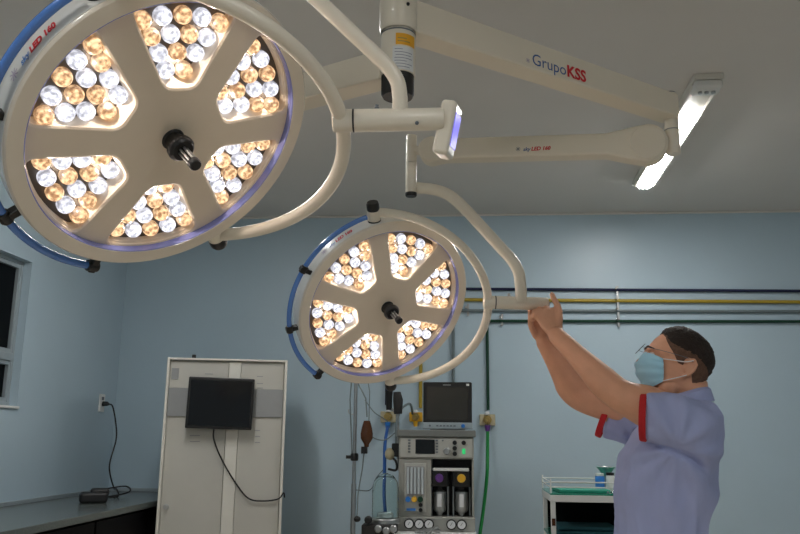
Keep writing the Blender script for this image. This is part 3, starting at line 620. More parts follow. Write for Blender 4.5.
# --- swing arm 1 (to the right)
ZA = 2.478
J1 = PZ(670.5,109,ZA); ad1 = V((J1.x-cx, J1.y-cy, 0)).normalized(); sd1 = ad1.cross(V((0,0,1)))
if sd1.y > 0: sd1 = -sd1           # side facing the camera
H1 = .088; W1 = .072
s1 = thing('swing_arm', 'white double swing arm with blue and red lettering reaching right from the ceiling column', 'swing arm', V((cx,cy,ZA)), 'swing arms on the ceiling column')
R1 = Matrix((ad1, ad1.cross(V((0,0,1)))*-1, V((0,0,1)))).transposed()
a = V((cx,cy,ZA))+ad1*(RC-.01); b = V((J1.x,J1.y,ZA))-ad1*.0
def beam(mb, a, b, w, ha, hb=None):
    ax = (b-a).normalized(); sd = ax.cross(V((0,0,1))).normalized(); hb = hb or ha; rg = []
    for p,h in ((a,ha),(b,hb)):
        up = sd.cross(ax)
        rg.append([p+sd*sx*w/2+V((0,0,1))*sy*h/2 for sx,sy in ((-1,-1),(1,-1),(1,1),(-1,1))])
    return mb.loft(rg)
beam(MB(), a, b, W1, H1*1.05, H1*.92).build('upper_beam', M['beamw'], s1, bevel=.006, seg=3)
MB().lathe([(RC+.0035,-H1*.52),(RC+.0075,-H1*.45),(RC+.0075,H1*.52),(RC+.0035,H1*.55)],(cx,cy,ZA),n=40).build('collar', M['armw'], s1)
ja = PA(670.5,94,1,J1.y).z; jb = PA(670.5,154.5,1,J1.y).z; jm = PA(670.5,130.5,1,J1.y).z; rj_ = .0235
jj = MB().lathe([(0,jb),(rj_*.9,jb),(rj_,jb+.004),(rj_,jm-.001),(rj_-.002,jm-.001),(rj_-.002,jm+.001),(rj_,jm+.001),(rj_,ja-.004),(rj_*.85,ja),(0,ja)],(J1.x,J1.y,0),n=32).build('elbow_joint', M['armw'], s1)
MB().lathe([(rj_-.002,jm-.0012),(rj_+.0006,jm-.0012),(rj_+.0006,jm+.0012),(rj_-.002,jm+.0012)],(J1.x,J1.y,0),n=32).build('joint_seam', M['keyg'], jj)
MB().lathe([(0,ja+.0005),(rj_*.8,ja+.0005),(rj_*.8,ja+.003),(0,ja+.003)],(J1.x,J1.y,0),n=32).build('joint_cap', M['keyg'], jj)
# lower spring arm
dE = (J1-V((0,0,CAMZ))).dot(ray(400,267))/ray(400,267).length_squared
Da = P(647,145.5,dE-.02); Db = P(432,151.5,2.78)
axs = (Db-Da).normalized(); sds = axs.cross(V((0,0,1))).normalized()
if sds.y > 0: sds = -sds
ups = sds.cross(axs); ups = ups if ups.z > 0 else -ups
mb = MB(); rg = []
prof = []
L = (Db-Da).length
def arm_outline():
    top = []; rA = .066; rB = .047; hh = .0375
    pts = []
    for i in range(11): a = PI*(.5-.5-0)+0; 
    for i in range(13):      # round right end
        t = PI/2+PI*i/12; pts.append((math.cos(t)*rA, math.sin(t)*rA))
    pts += [(.05,-rA*.86),(.095,-.046),(.13,-hh),(L-.05,-hh*.98)]
    for i in range(13):
        t = -PI/2+PI*i/12; pts.append((L+math.cos(t)*rB*.92, math.sin(t)*rB))
    pts += [(L-.05,hh*.98),(.13,hh),(.095,.046),(.05,rA*.86)]
    return pts
ol = arm_outline()
for s in (-.031,.031): rg.append([Da+axs*x+ups*y+sds*s for x,y in ol])
MB().loft(rg).build('spring_beam', M['beamw'], s1, bevel=.008, seg=3)
MB().lathe([(0,0),(.055,0),(.058,-.003),(.0,-.003)],Da+sds*.0345,sds,n=40).build('joint_cover', M['beamw'], s1)
MB().lathe([(0,0),(.040,0),(.043,-.003),(.0,-.003)],Db+sds*.0345,sds,n=40).build('joint_cover', M['beamw'], s1)
# lettering
def on_arm(p0, ux, uy, off): return lambda u,v: p0+ux*u+uy*v+off
g0 = PA(532,64.5,1,0) if False else None
def hit(px,py,pt,n):   # sight line with plane
    o = V((0,0,CAMZ)); r = ray(px,py); return o+r*((V(pt)-o).dot(n)/r.dot(n))
fpt = a+sd1*(W1/2+.0008)
t0_ = hit(532,64,fpt,sd1); t1_ = hit(587,81.5,fpt,sd1)
ux = (t1_-t0_).normalized(); ux = V((ad1.x,ad1.y,0)); wd = (t1_-t0_).dot(ux)
text_on('arm_lettering', [('Grupo',M['inkb'],.0,0),('KSS',M['inkr'],.035,0)], wd, on_arm(t0_,ux,V((0,0,1)),V((0,0,0))), s1)
def star(p, ux, uy, r, m, parent):
    mb = MB(); vs=[]; 
    for k in range(4):
        aa = PI*k/4; d_ = ux*math.cos(aa)+uy*math.sin(aa); q_ = ux*-math.sin(aa)+uy*math.cos(aa); n = len(vs)
        vs += [p-d_*r-q_*r*.1, p+d_*r-q_*r*.1, p+d_*r+q_*r*.1, p-d_*r+q_*r*.1]; mb.add(vs[n:], [(0,1,2,3)])
    return mb.build('arm_emblem', m, parent, smooth=False, fixn=False)
M['pale'] = mat('pale_mauve_print', (.42,.36,.44), .6)
star(hit(528,60.5,fpt,sd1), ux, V((0,0,1)), .008, M['pale'], s1)
fpt2 = Da+sds*.0318
t0_ = hit(523,151,fpt2,sds); t1_ = hit(551,149.5,fpt2,sds); ux2 = (t1_-t0_).normalized()
text_on('arm_lettering', [('sky',M['inkb'],.02,.2),('LED 160',M['inkr'],.04,.2)], (t1_-t0_).length, on_arm(t0_,ux2,ups,V((0,0,0))), s1)
star(hit(518,149,fpt2,sds), ux2, ups, .008, M['keyg'], s1)
# down connector for far lamp
DCON = 2.78
cA = P(411.3,136,DCON); cB = P(411.3,193,DCON); cm1 = cA+(cB-cA)*.47; cm2 = cA+(cB-cA)*.8
xC, yC_ = (cA.x+cB.x)/2, (cA.y+cB.y)/2
cz = lambda py: PA(411.3,py,1,yC_).z
MB().cyl((xC,yC_,cz(163)),(xC,yC_,cz(136)),.019,n=28).build('drop_joint', M['armw'], s1)
MB().tube([V((xC,yC_,cz(150))), Db],.016,16).build('joint_pin', M['armw'], s1)

# --- swing arm 2 (to the left, behind the near lamp)
ZA2 = ZA-.137
E2 = PZ(150,140,ZA2-.02); E2.z = ZA2
s2 = thing('swing_arm', 'white double swing arm going left from the ceiling column behind the near lamp', 'swing arm', V((cx,cy,ZA2)), 'swing arms on the ceiling column')
ad2 = V((E2.x-cx,E2.y-cy,0)).normalized()
beam(MB(), V((cx,cy,ZA2))+ad2*(RC-.01), E2, W1, H1*.92).build('upper_beam', M['beamw'], s2, bevel=.006, seg=3)
MB().cyl((E2.x,E2.y,ZA2-.16),(E2.x,E2.y,ZA2+.05),rj_,n=32).build('elbow_joint', M['armw'], s2)
NC = P(222,-95,1.60)
mb = MB(); beam(mb, V((E2.x,E2.y,ZA2-.12)), V((NC.x,NC.y,NC.z-.0)), .05, .075); mb.build('spring_beam', M['beamw'], s2, bevel=.008)
MB().cyl((NC.x,NC.y,NC.z-.045),(NC.x,NC.y,NC.z+.05),.022,n=28).build('drop_joint', M['armw'], s2)

# ================================================================= SURGICAL LIGHTS
U = .245
PETAL_N = 14
def petal_loop(grow=0.0, n=6):
    """closed loop in petal frame: y radial, x sideways (units of U)"""
    ro = 1.115; hw = .375; ri = .475; hi = .115; rc = .06
    outer = [(ro*math.sin(a), ro*math.cos(a)) for a in [hw-2*hw*i/12 for i in range(13)]]
    pts = [(-hi,ri),(hi,ri)] + outer    # clockwise-ish
    # round corners
    key = [V((-hi,ri)),V((hi,ri)),V(outer[0])]+[V(p) for p in outer[1:-1]]+[V(outer[-1])]
    out = []; m = len(key)
    for i,p in enumerate(key):
        a = key[i-1]; b = key[(i+1)%m]
        if i in (0,1) or p == key[2] or i == m-1:
            da = (a-p).normalized(); db = (b-p).normalized(); l = rc if i not in (2,m-1) else .065
            for k in range(n+1):
                t = k/n; q0 = p+da*l*(1-t); q1 = p+db*l*t; out.append(q0*(1-t)+q1*t)
        elif i in (3, m-2): continue
        else: out.append(p)
    c = V((0,.85)); out2 = []
    m = len(out)
    for i,p in enumerate(out):
        t = (out[(i+1)%m]-out[i-1]).normalized(); nr = V((t.y,-t.x))
        if nr.dot(p-c) < 0: nr = -nr
        out2.append(p+nr*grow)
    return out2
lens_meshes = {}
def lens_mesh(key):
    if key not in lens_meshes:
        r = .0174; mb = MB(); mb.lathe([(r*.96,-.010),(r,-.004),(r,0),(r*.93,.004),(r*.75,.0085),(r*.45,.0115),(0,.0125)], n=20)
        me = bpy.data.meshes.new('led_lens'); me.from_pydata(mb.v,[],mb.f); me.materials.append(M[key]); me.shade_smooth(); lens_meshes[key] = me
    return lens_meshes[key]
def surgical_light(Rcols, Tc, phi, label, joint_px, tube_px, tdepth, rail_to, brackets, with_text_at):
    # Rcols / Tc: pose measured in the camera's axes (x right, y down, z forward)
    Ci = lambda v: Rm @ V((v[0], -v[1], -v[2]))
    X = Ci(Rcols[0]); Yv = -Ci(Rcols[1]); Z = -Ci(Rcols[2]); O = V((0,0,CAMZ)) + Ci([t*U for t in Tc])
    R3 = Matrix((X,Yv,Z)).transposed(); W = Matrix.Translation(O) @ R3.to_4x4()
    t = thing('surgical_light', label, 'surgical light', W, 'surgical lights')
    g = lambda x,y,z: W @ V((x,y,z))
    fzr = lambda r_: U*(.135-.10*max(0,min(1,(r_/U-.40)/.75)))
    FZ = fzr(1.15*U); H0 = fzr(0); RZ = FZ+.075*U; RR = 1.15*U; RO = 1.295*U
    def B(mb, name, m, par=t, **k): return mb.build(name, m, par, world=False, **k)
    # back shell
    prof = [(RR,RZ-.003),(RR+.002,RZ),(RO-.014,RZ+.0005),(RO-.005,RZ-.001),(RO-.0015,RZ-.005),(RO-.001,RZ-.009)]
    B(MB().lathe(prof, n=128), 'rim', M['shell'])
    prof = [(RO-.0015,RZ-.009),(RO,RZ-.010),(RO+.001,RZ-.05),(RO-.001,RZ-.068),(RO-.004,RZ-.074)]
    B(MB().lathe(prof, n=128), 'side_band', M['sideband'])
    prof = [(RO-.004,RZ-.073),(RO-.02,RZ-.088),(RO*.80,RZ-.108),(RO*.5,RZ-.120),(.06,RZ-.123),(0,RZ-.123)]
    B(MB().lathe(prof, n=128), 'dome_shell', M['shell'])
    B(MB().lathe([(RR-.001,FZ-.002),(RR-.001,RZ-.002),(RR+.0002,RZ-.0008),(RR+.0015,RZ-.0012),(RR+.0015,RZ-.004)], n=128), 'accent_ring', M['ring'])
    # face plate with six openings
    def tf(loop, k, z):
        a = PI/6+k*PI/3; ca, sa = math.cos(a), math.sin(a)
        # clockwise from top (+Y): radial = (sin a, cos a)
        out_ = [V((p.y*sa+p.x*ca, p.y*ca-p.x*sa, 0))*U for p in loop]
        return [q_+V((0,0,fzr(q_.length)+z-FZ if z > FZ-.009 else z)) for q_ in out_]
    lo = petal_loop(.035); l1 = petal_loop(.018); l2 = petal_loop(0.0)
    # one 60 degree wedge of the plate around each opening
    rw = 1.152; c0 = V((0,.85)); corners = [V((0,0)), V((rw*.5, rw*math.cos(PI/6))), V((-rw*.5, rw*math.cos(PI/6)))]
    def edge_pt(d):
        best = None
        for sx in (-1,1):       # the two straight sides x = +-y*tan30
            k_ = sx*math.tan(PI/6); den = d.x-k_*d.y
            if abs(den) > 1e-9:
                t_ = (k_*c0.y-c0.x)/den
                if t_ > 1e-6:
                    q_ = c0+d*t_
                    if q_.length <= rw+1e-6 and q_.y >= 0 and (best is None or t_ < best[0]): best = (t_, q_)
        bq = c0.dot(d); t_ = -bq+math.sqrt(bq*bq-c0.dot(c0)+rw*rw)
        if best is None or t_ < best[0]: best = (t_, c0+d*t_)
        return best[1]
    angf = lambda p: math.atan2((p-c0).x,(p-c0).y)
    mb = MB()
    nl = len(lo); om = [edge_pt((p-c0).normalized()) for p in lo]
    for k in range(6):
        li = tf(lo,k,FZ); oi = tf(om,k,FZ); ci3 = tf(corners,k,FZ)
        mb.add(li+oi+ci3, []); b0_ = len(mb.v)-2*nl-3
        for i in range(nl):
            j = (i+1)%nl; a1_ = angf(lo[i]); a2_ = angf(lo[j]); dlt = (a2_-a1_+PI)%(2*PI)-PI; f_ = [b0_+i, b0_+j, b0_+nl+j]
            for q_i, cc in enumerate(corners):
                dc = (angf(cc)-a1_+PI)%(2*PI)-PI
                if dlt != 0 and 0 <= dc/dlt < 1: f_.append(b0_+2*nl+q_i)
            f_.append(b0_+nl+i); mb.f.append(tuple(f_))
        mb.loft([li, tf(l1,k,FZ-.0025), tf(l1,k,FZ-.008)], cap=False)
    fpo = B(mb, 'face_plate', M['face'])
    BZ = -.014
    for k in range(6):
        mb = MB(); mb.loft([tf(l1,k,FZ-.008), tf(l2,k,BZ+.012), tf(l2,k,BZ)], cap=False)
        wnd = B(mb, 'light_window', M['face'])
        mb = MB(); lp = tf(l2,k,BZ); mb.add(lp+[p+V((0,0,-.004)) for p in lp], []); n = len(lp)
        mb.f += [tuple(range(n)), tuple(reversed(range(n,2*n)))]+[(i,(i+1)%n,n+(i+1)%n,n+i) for i in range(n)]
        B(mb, 'led_board', M['base'], wnd, smooth=False)
        a0 = PI/6+k*PI/3
        for gx, gy, ge in ((0,.60,.20),(-.19,.925,.11),(.19,.925,.11)):  # added fill lights low between the lenses, warming the window walls
            ld = bpy.data.lights.new('led_fill','POINT'); ld.energy = ge*LED_FILL; ld.color = (1,.84,.72); ld.shadow_soft_size = .003
            lo_ = bpy.data.objects.new('led_fill', ld); C.objects.link(lo_); lo_.parent = wnd
            lo_.location = ((gy*math.sin(a0)+gx*math.cos(a0))*U, (gy*math.cos(a0)-gx*math.sin(a0))*U, .006)
        rows = [[(1.0*math.sin(q), 1.0*math.cos(q)) for q in (-.325,-.163,0,.163,.325)]]
        for rr,n_,bow in ((.848,4,.012),(.697,3,.008),(.545,2,0)):
            rows.append([((i-(n_-1)/2)*.155, rr-(abs(i-(n_-1)/2)**2)*bow) for i in range(n_)])
        pat = ['owowo','owow','wow','wo']
        for ri_,row in enumerate(rows):
            for ci_,(px,py) in enumerate(row):
                ch = pat[ri_][ci_]
                if k%2 == 1: ch = pat[ri_][::-1][ci_]
                p = V(((py*math.sin(a0)+px*math.cos(a0))*U, (py*math.cos(a0)-px*math.sin(a0))*U, 0))
                o = bpy.data.objects.new('led_lens', lens_mesh('led_o' if ch=='o' else 'led_w')); C.objects.link(o); o.parent = wnd; o.location = p
    # centre handle
    h0 = H0
    hb = B(MB().lathe([(.024,h0),(.022,h0+.003),(.019,h0+.004),(.019,h0+.022),(.021,h0+.024),(.027,h0+.027),(.028,h0+.036),(.025,h0+.041),(.021,h0+.045),(0,h0+.045)], n=36), 'center_handle', M['black'])
    mb = MB()
    for i in range(6): a = 2*PI*i/6; mb.cyl((.0085*math.cos(a),.0085*math.sin(a),h0+.045),(.0085*math.cos(a),.0085*math.sin(a),h0+.088),.0028,n=8)
    B(mb, 'handle_rod', M['steel'], hb)
    B(MB().lathe([(0,h0+.044),(.006,h0+.044),(.006,h0+.086),(.0125,h0+.086),(.0125,h0+.097),(.0105,h0+.1),(0,h0+.1)], n=24), 'handle_tip', M['black'], hb)
    # side rail (runs behind the rim, clockwise angle measured from the top pivot)
    rr = 1.405*U; rz = 0.0
    a0, a1 = rail_to; pth = [V((rr*math.sin(a),rr*math.cos(a),rz)) for a in [a0+(a1-a0)*i/60 for i in range(61)]]
    B(MB().tube(pth,.0082,12), 'side_rail', M['bluer'])
    for a in brackets:
        d = V((math.sin(a),math.cos(a),0)); tg = V((math.cos(a),-math.sin(a),0)); Rb = Matrix((tg,d,V((0,0,1)))).transposed()
        mb = MB(); mb.box(d*(rr-.010)+V((0,0,rz)),(.016,.046,.020),Rb); mb.cyl(d*rr+V((0,0,rz))-tg*.013,d*rr+V((0,0,rz))+tg*.013,.0125,n=16)
        B(mb, 'rail_bracket', M['black'], bevel=.003)
    # yoke and pivots
    ry = 1.42*U; rx = 1.505*U; e = V((math.cos(phi),0,math.sin(phi))); yv = V((0,1,0)); zo = V((0,0,-.012))
    pth = [yv*math.cos(a)*ry+e*math.sin(a)*rx+zo for a in [math.radians(2+176*i/64) for i in range(65)]]
    yo = B(MB().tube(pth,.0148,18), 'yoke', M['armw'])
    for s in (1,-1):
        pk = B(MB().lathe([(0,1.27*U),(.020,1.27*U),(.021,1.29*U),(.021,1.455*U),(0,1.455*U)],zo,(0,s,0),n=28), 'pivot_joint', M['armw'])
        B(MB().lathe([(0,1.455*U),(.0205,1.455*U),(.0215,1.47*U),(.0215,1.54*U),(.018,1.57*U),(0,1.57*U)],zo,(0,s,0),n=28), 'pivot_cap', M['black'], pk)
        B(MB().lathe([(.0205,1.29*U),(.0225,1.29*U),(.0225,1.31*U),(.0205,1.31*U)],zo,(0,s,0),n=28), 'pivot_washer', M['black'], pk)
    # handle tube
    jp = W @ (e*rx+zo)
    A0 = P(*joint_px[0], tdepth); A1 = P(*tube_px, tdepth); off = jp-P(*joint_px[1], tdepth)
    A0 = jp + (A0-P(*joint_px[1],tdepth)); A1 = jp + (A1-P(*joint_px[1],tdepth)); ax = (A1-A0).normalized()
    rt = .0225
    L_ = (A1-A0).length
    mb = MB(); mb.lathe([(0,0),(rt*.8,0),(rt,.003),(rt,L_-.003),(rt*.9,L_),(0,L_)],A0,ax,n=32); tb = mb.build('handle_tube', M['armw'], t)
    sx = .040
    mb = MB(); mb.lathe([(rt-.001,sx),(rt+.0007,sx),(rt+.0007,sx+.0035),(rt-.001,sx+.0035)],A0,ax,n=32); mb.build('tube_seam', M['black'], tb)
    # text on the side wall
    txt_a0, txt_a1, = with_text_at
    rr2 = RO+.0015; width = (txt_a1-txt_a0)*rr2; zt_ = RZ-.06
    def fn(u,v):
        a = txt_a0+u/rr2; return W @ V((math.sin(a)*rr2, math.cos(a)*rr2, zt_+0+(-v if False else 0))) if False else W @ V((math.sin(a)*(rr2), math.cos(a)*(rr2), RZ-.075-0*v+0)) 
    def fn2(u,v):
        a = txt_a0+u/rr2; return W @ V((math.sin(a)*rr2, math.cos(a)*rr2, RZ-.030-.034+(.034 - v)*0 - .0 + (-1)*(v)*1.0 + .020))
    def fn3(u,v):   # letters upright when seen from the front-left: tops point to the back
        a = txt_a0+u/rr2; return W @ V((math.sin(a)*rr2, math.cos(a)*rr2, .002-v*1.15))
    text_on('lettering', [('sky',M['inkb2'],.03,.2),('LED 160',M['inkr'],.055,.2)], width, fn3, t)
    ps = W @ V((math.sin(txt_a0-.07)*rr2, math.cos(txt_a0-.07)*rr2, -.007))
    tg = (R3 @ V((math.cos(txt_a0-.07),-math.sin(txt_a0-.07),0)))
    s_ = star(ps, tg, R3@V((0,0,-1)), .012, M['pale'], t)
    s_.name = 'emblem'
    return t, W, A0, A1, ax, tb
M['inkb2'] = mat('light_blue_ink', (.10,.22,.50), .5)
def rad(*d): return [math.radians(x) for x in d]
near_R = [(0.79344696,-0.53922582,0.28227191),(0.11880834,0.59207292,0.79707856),(-0.5969309,-0.59890331,0.53384298)]
far_R = [(0.9048064,-0.26661033,0.33203058),(0.0732115,0.86552605,0.49548434),(-0.41948236,-0.42400895,0.80265245)]
NL, NW, nA0, nA1, nax, ntb = surgical_light(near_R, (-1.9330645,-1.12237379,6.60791771), math.radians(41), 'large near surgical light head filling the upper left with blue edge rail',
    ((335,127),(344,127)), (446,125), 1.575, rad(-129,-5), rad(-129,-88.5,-50), rad(-32.5,-15.8))
FL, FW, fA0, fA1, fax, ftb = surgical_light(far_R, (-0.23105408,0.51495534,11.40501705), math.radians(32), 'smaller far surgical light head whose handle tube the man grips',
    ((483,303),(488,303)), (548,305), 2.74, rad(-127,-5), rad(-127,-88,-50.5), rad(-32,-15))
# near lamp: suspension tube, box with lit screen
q = nA0+(nA1-nA0)*.63
def nd(px,py,dd=0): return P(px,py,1.575+dd)
MB().tube([nd(400,122),nd(400,110),nd(400,100)]+spline([nd(400,98),nd(397.5,82),nd(389,68),nd(376,55)],6)+[nd(312,-5),nd(262,-55), NC+V((.02,0,-.09))], .0152, 18).build('suspension_tube', M['armw'], NL)
MB().cyl(NC+V((0,0,-.13)),NC+V((0,0,-.046)),.02,n=28).build('suspension_joint', M['armw'], NL)
for f_,m_ in ((.40,'keyg'),):
    p = nA0+(nA1-nA0)*f_+V((0,0,.0225)); MB().rings([(p,.005),(p+V((0,0,.004)),.005),(p+V((0,0,.005)),.0035),(p+V((0,0,.010)),.0035)],12).build('set_screw', M[m_], ntb)
p = P(417,123,1.575-.021); MB().ell(p,(.004,.004,.004),n=10,m=6).build('tube_screw', M['keyg'], ntb)
# slab panel: seen almost edge-on, leaning
pc = nA1 + nax*.012; vt = (nd(453.5,101)-nd(443,155)); hL = vt.length; vt.normalize()
dep = (Rm @ V((.25,.0,-1))).normalized(); dep = (dep - vt*dep.dot(vt)).normalized(); nn = vt.cross(dep).normalized(); nn = nn if nn.dot(Rm@V((1,0,0)))>0 else -nn
Rp = Matrix((nn,dep,vt)).transposed(); pcc = nd(448.3,128)+dep*.025
pan = MB().box(pcc-nn*.006,(.032,.075,hL),Rp).build('control_panel', M['armw'], NL, bevel=.009, seg=4)
MB().box(pcc+nn*.0105,(.0012,.058,hL*.62),Rp).build('panel_screen', M['vscreen'], pan, bevel=.0004)
# far lamp: suspension tube
def fd(px,py,dd=0): return P(px,py,2.76+dd)
ftp = fA0+(fA1-fA0)*.55
MB().tube([fd(521,302,-.02),fd(521,290,-.02)]+spline([fd(520.5,285,-.02),fd(518.5,272,-.02),fd(512,260,-.015),fd(502,249,-.01)],6)+[fd(470,214)]+spline([fd(458,202),fd(447,194),fd(433,189.5,.01),fd(418,188,.02)],6)+[P(411.3,188,2.78)], .0200, 18).build('suspension_tube', M['armw'], FL)
MB().lathe([(0,cz(193)),(.019,cz(193)),(.0195,cz(192)),(.0195,cz(163.6)),(0,cz(163.6))],(xC,yC_,0),n=28).build('suspension_joint', M['armw'], FL)
MB().lathe([(0,cz(196.5)),(.018,cz(196.5)),(.020,cz(195.5)),(.020,cz(193)),(0,cz(193))],(xC,yC_,0),n=28).build('joint_cap', M['black'], FL)
p = fA0+(fA1-fA0)*.40+V((0,0,.0225)); MB().rings([(p,.006),(p+V((0,0,.010)),.004)],12).build('set_screw', M['steel'], ftb)
# ================================================================= PERSON
DB = 2.55
def remeshed(mb, name, m, parent, vox, smooth=4, disp=None):
    me = bpy.data.meshes.new('tmp'); me.from_pydata(mb.v, [], mb.f)
    bm = bmesh.new(); bm.from_mesh(me); bmesh.ops.recalc_face_normals(bm, faces=bm.faces); bm.to_mesh(me); bm.free()
    o = bpy.data.objects.new('tmp', me); C.objects.link(o)
    r = o.modifiers.new('r','REMESH'); r.mode = 'VOXEL'; r.voxel_size = vox
    s = o.modifiers.new('s','SMOOTH'); s.iterations = smooth; s.factor = .6
    bpy.context.view_layer.update()
    m2 = bpy.data.meshes.new_from_object(o.evaluated_get(bpy.context.evaluated_depsgraph_get()))
    bpy.data.objects.remove(o)
    if disp:
        nn = [v.normal.copy() for v in m2.vertices]
        for v, n_ in zip(m2.vertices, nn): v.co = v.co + n_*disp(v.co, n_)
    L = WM[parent.name].inverted()
    for v in m2.vertices: v.co = L @ v.co
    m2.materials.clear(); m2.materials.append(m); m2.shade_smooth(); m2.name = name
    ob = bpy.data.objects.new(name, m2); C.objects.link(ob); ob.parent = parent; WM[ob.name] = WM[parent.name].copy()
    return ob
RT = (Rm @ V((1,0,0))); RT.z = 0; RT.normalize(); UPW = V((0,0,1)); FW = UPW.cross(RT)      # FW points away from the camera
yawp = math.radians(10)
FD = (-RT*math.cos(yawp) + FW*math.sin(yawp)); SD = UPW.cross(FD)     # facing; his left side (towards the camera)
if SD.dot(FW) > 0: SD = -SD
foot = P(664,437,DB); per = thing('person', 'man in light blue shirt with red cuffs and face mask, reaching up', 'person', V((foot.x,foot.y,0)))
def ringpts(c, hf, hs, n=28, F=FD, S=SD, p=2.3):
    out = []
    for i in range(n):
        a = 2*PI*i/n; ca, sa = math.cos(a), math.sin(a)
        out.append(c + F*math.copysign(abs(ca)**(2/p),ca)*hf + S*math.copysign(abs(sa)**(2/p),sa)*hs)
    return out
# ---- head
HS = 1.0; tilt = math.radians(13)
HF = FD*math.cos(tilt)+UPW*math.sin(tilt); HU = UPW*math.cos(tilt)-FD*math.sin(tilt); HO = P(673.5,399,DB)
def HP(f,u,s): return HO+(HF*f+HU*u+SD*s)*HS
HT = [(-.012,.062,-.0,.030),(.0,.084,.0,.040),(.015,.094,-.025,.050),(.035,.099,-.055,.059),(.058,.103,-.072,.066),(.085,.104,-.086,.069),(.108,.099,-.094,.071),(.122,.098,-.098,.0735),(.138,.105,-.099,.076),(.158,.101,-.094,.077),(.178,.089,-.084,.075),(.196,.073,-.068,.068),(.212,.052,-.046,.052),(.222,.030,-.024,.034),(.228,.006,-.006,.012)]
def hprof(u):
    for a,b in zip(HT, HT[1:]):
        if u <= b[0]: t = max(0,(u-a[0])/(b[0]-a[0])); return [a[i]+(b[i]-a[i])*t for i in (1,2,3)]
    return list(HT[-1][1:])
def hsurf(u, th, infl=0):
    F_,B_,W_2 = hprof(u); c0 = (F_+B_)/2 if u>.2 else 0.0 if u > .03 else (F_+B_)/3
    ca, sa = math.cos(th), math.sin(th)
    r = (F_-c0 if ca>0 else c0-B_)
    pw = .92
    return HP(c0+(r+infl)*math.copysign(abs(ca)**pw,ca), u, (W_2+infl)*math.copysign(abs(sa)**pw,sa))
body = MB()
body.loft([[hsurf(h[0], 2*PI*i/32) for i in range(32)] for h in HT])
# nose, brow, cheek, jaw, ears
body.tube([HP(.096,.128,0),HP(.110,.110,0),HP(.122,.092,0),HP(.124,.082,0)],[.010,.0105,.013,.012],10)
for s in (-1,1):
    body.ell(HP(.101,.135,.030*s),(.024,.012,.008),Matrix((SD,HF,HU)).transposed())
    body.ell(HP(.080,.085,.040*s),(.026,.026,.028)); body.ell(HP(.03,.03,.050*s),(.03,.02,.03))
    e0 = HP(-.012,.095,.074*s)
    pts = [HP(-.006,.112,.079*s),HP(-.014,.124,.084*s),HP(-.028,.126,.088*s),HP(-.037,.112,.088*s),HP(-.034,.094,.085*s),HP(-.022,.078,.081*s),HP(-.010,.070,.078*s),HP(-.004,.076,.076*s)]
    body.tube(pts,[.005,.006,.0065,.006,.0055,.0055,.0065,.005],8); body.ell(HP(-.02,.1,.077*s),(.016,.02,.008),Matrix((HF,HU,SD)).transposed())
# neck
nk0 = HP(-.030,.060,0); nk1 = P(689,408,DB); body.tube([nk0,(nk0+nk1)/2,nk1,nk1+V((0,0,-.07))],[.064,.062,.070,.09],20)
# torso core
def ty(px_f,px_b,y,hs,sh=0): 
    c = P((px_f+px_b)/2,y,DB); hf = (px_b-px_f)/2*DB/FPX; return c,hf,hs
TR = [(678,702,398,.075),(664,712,405,.140),(648,719,417,.185),(634,722,434,.200),(622,722.5,455,.200),(618,713,480,.19),(617,707,510,.188),(617,704,534,.188),(613,712,560,.19),(614,714,592,.192)]
body.loft([ringpts(c,hf*.76,hs*.80) for c,hf,hs in [ty(*t) for t in TR]])
# legs + feet inside trousers
hipc = P(664,592,DB)
for s in (-1,1):
    h = V((hipc.x,hipc.y,hipc.z))+SD*.09*s; k = V((hipc.x,hipc.y,.48))+SD*.11*s+FD*.02; an_ = V((hipc.x,hipc.y,.09))+SD*.13*s-FD*.01
    body.tube([h,(h+k)/2,k,(k*.6+an_*.4),an_],[.085,.075,.055,.052,.038],16); body.ell(an_+FD*.05+V((0,0,-.04)),(.05,.05,.035))
# arms
def arm(sh,el,wr,rad_):
    pts = spline([sh,sh.lerp(el,.6),sh.lerp(el,.9),el.lerp(wr,.12),el.lerp(wr,.4),wr],6); m = len(pts); out = []
    for i in range(m):
        t = i/(m-1)*(len(rad_)-1); k = min(int(t),len(rad_)-2); out.append(rad_[k]+(rad_[k+1]-rad_[k])*(t-k))
    body.tube(pts,out,18)
shL = P(690,424,2.40); elL = P(616,394,2.47); wrL = P(557,336,2.63)
shR = P(655,421,2.72); elR = P(577,395,2.775); wrR = P(544,343,2.79)
arm(shL,elL,wrL,[.060,.064,.065,.057,.053,.050,.050,.049,.043,.035,.029])
arm(shR,elR,wrR,[.060,.058,.056,.054,.053,.053,.053,.052,.045,.035,.027])
body.ell(wrR,(.027,)*3); body.ell(wrL,(.029,)*3)
# hands: palm + five fingers
def capsule(pts, rs): body.tube(spline(pts,4), [rs[0]+(rs[1]-rs[0])*i/((len(pts)-1)*4) for i in range((len(pts)-1)*4+1)], 10); body.ell(pts[0],(rs[0],)*3,n=10,m=8); body.ell(pts[-1],(rs[1],)*3,n=10,m=8)
tz_ = lambda px,py,d: P(px,py,d)
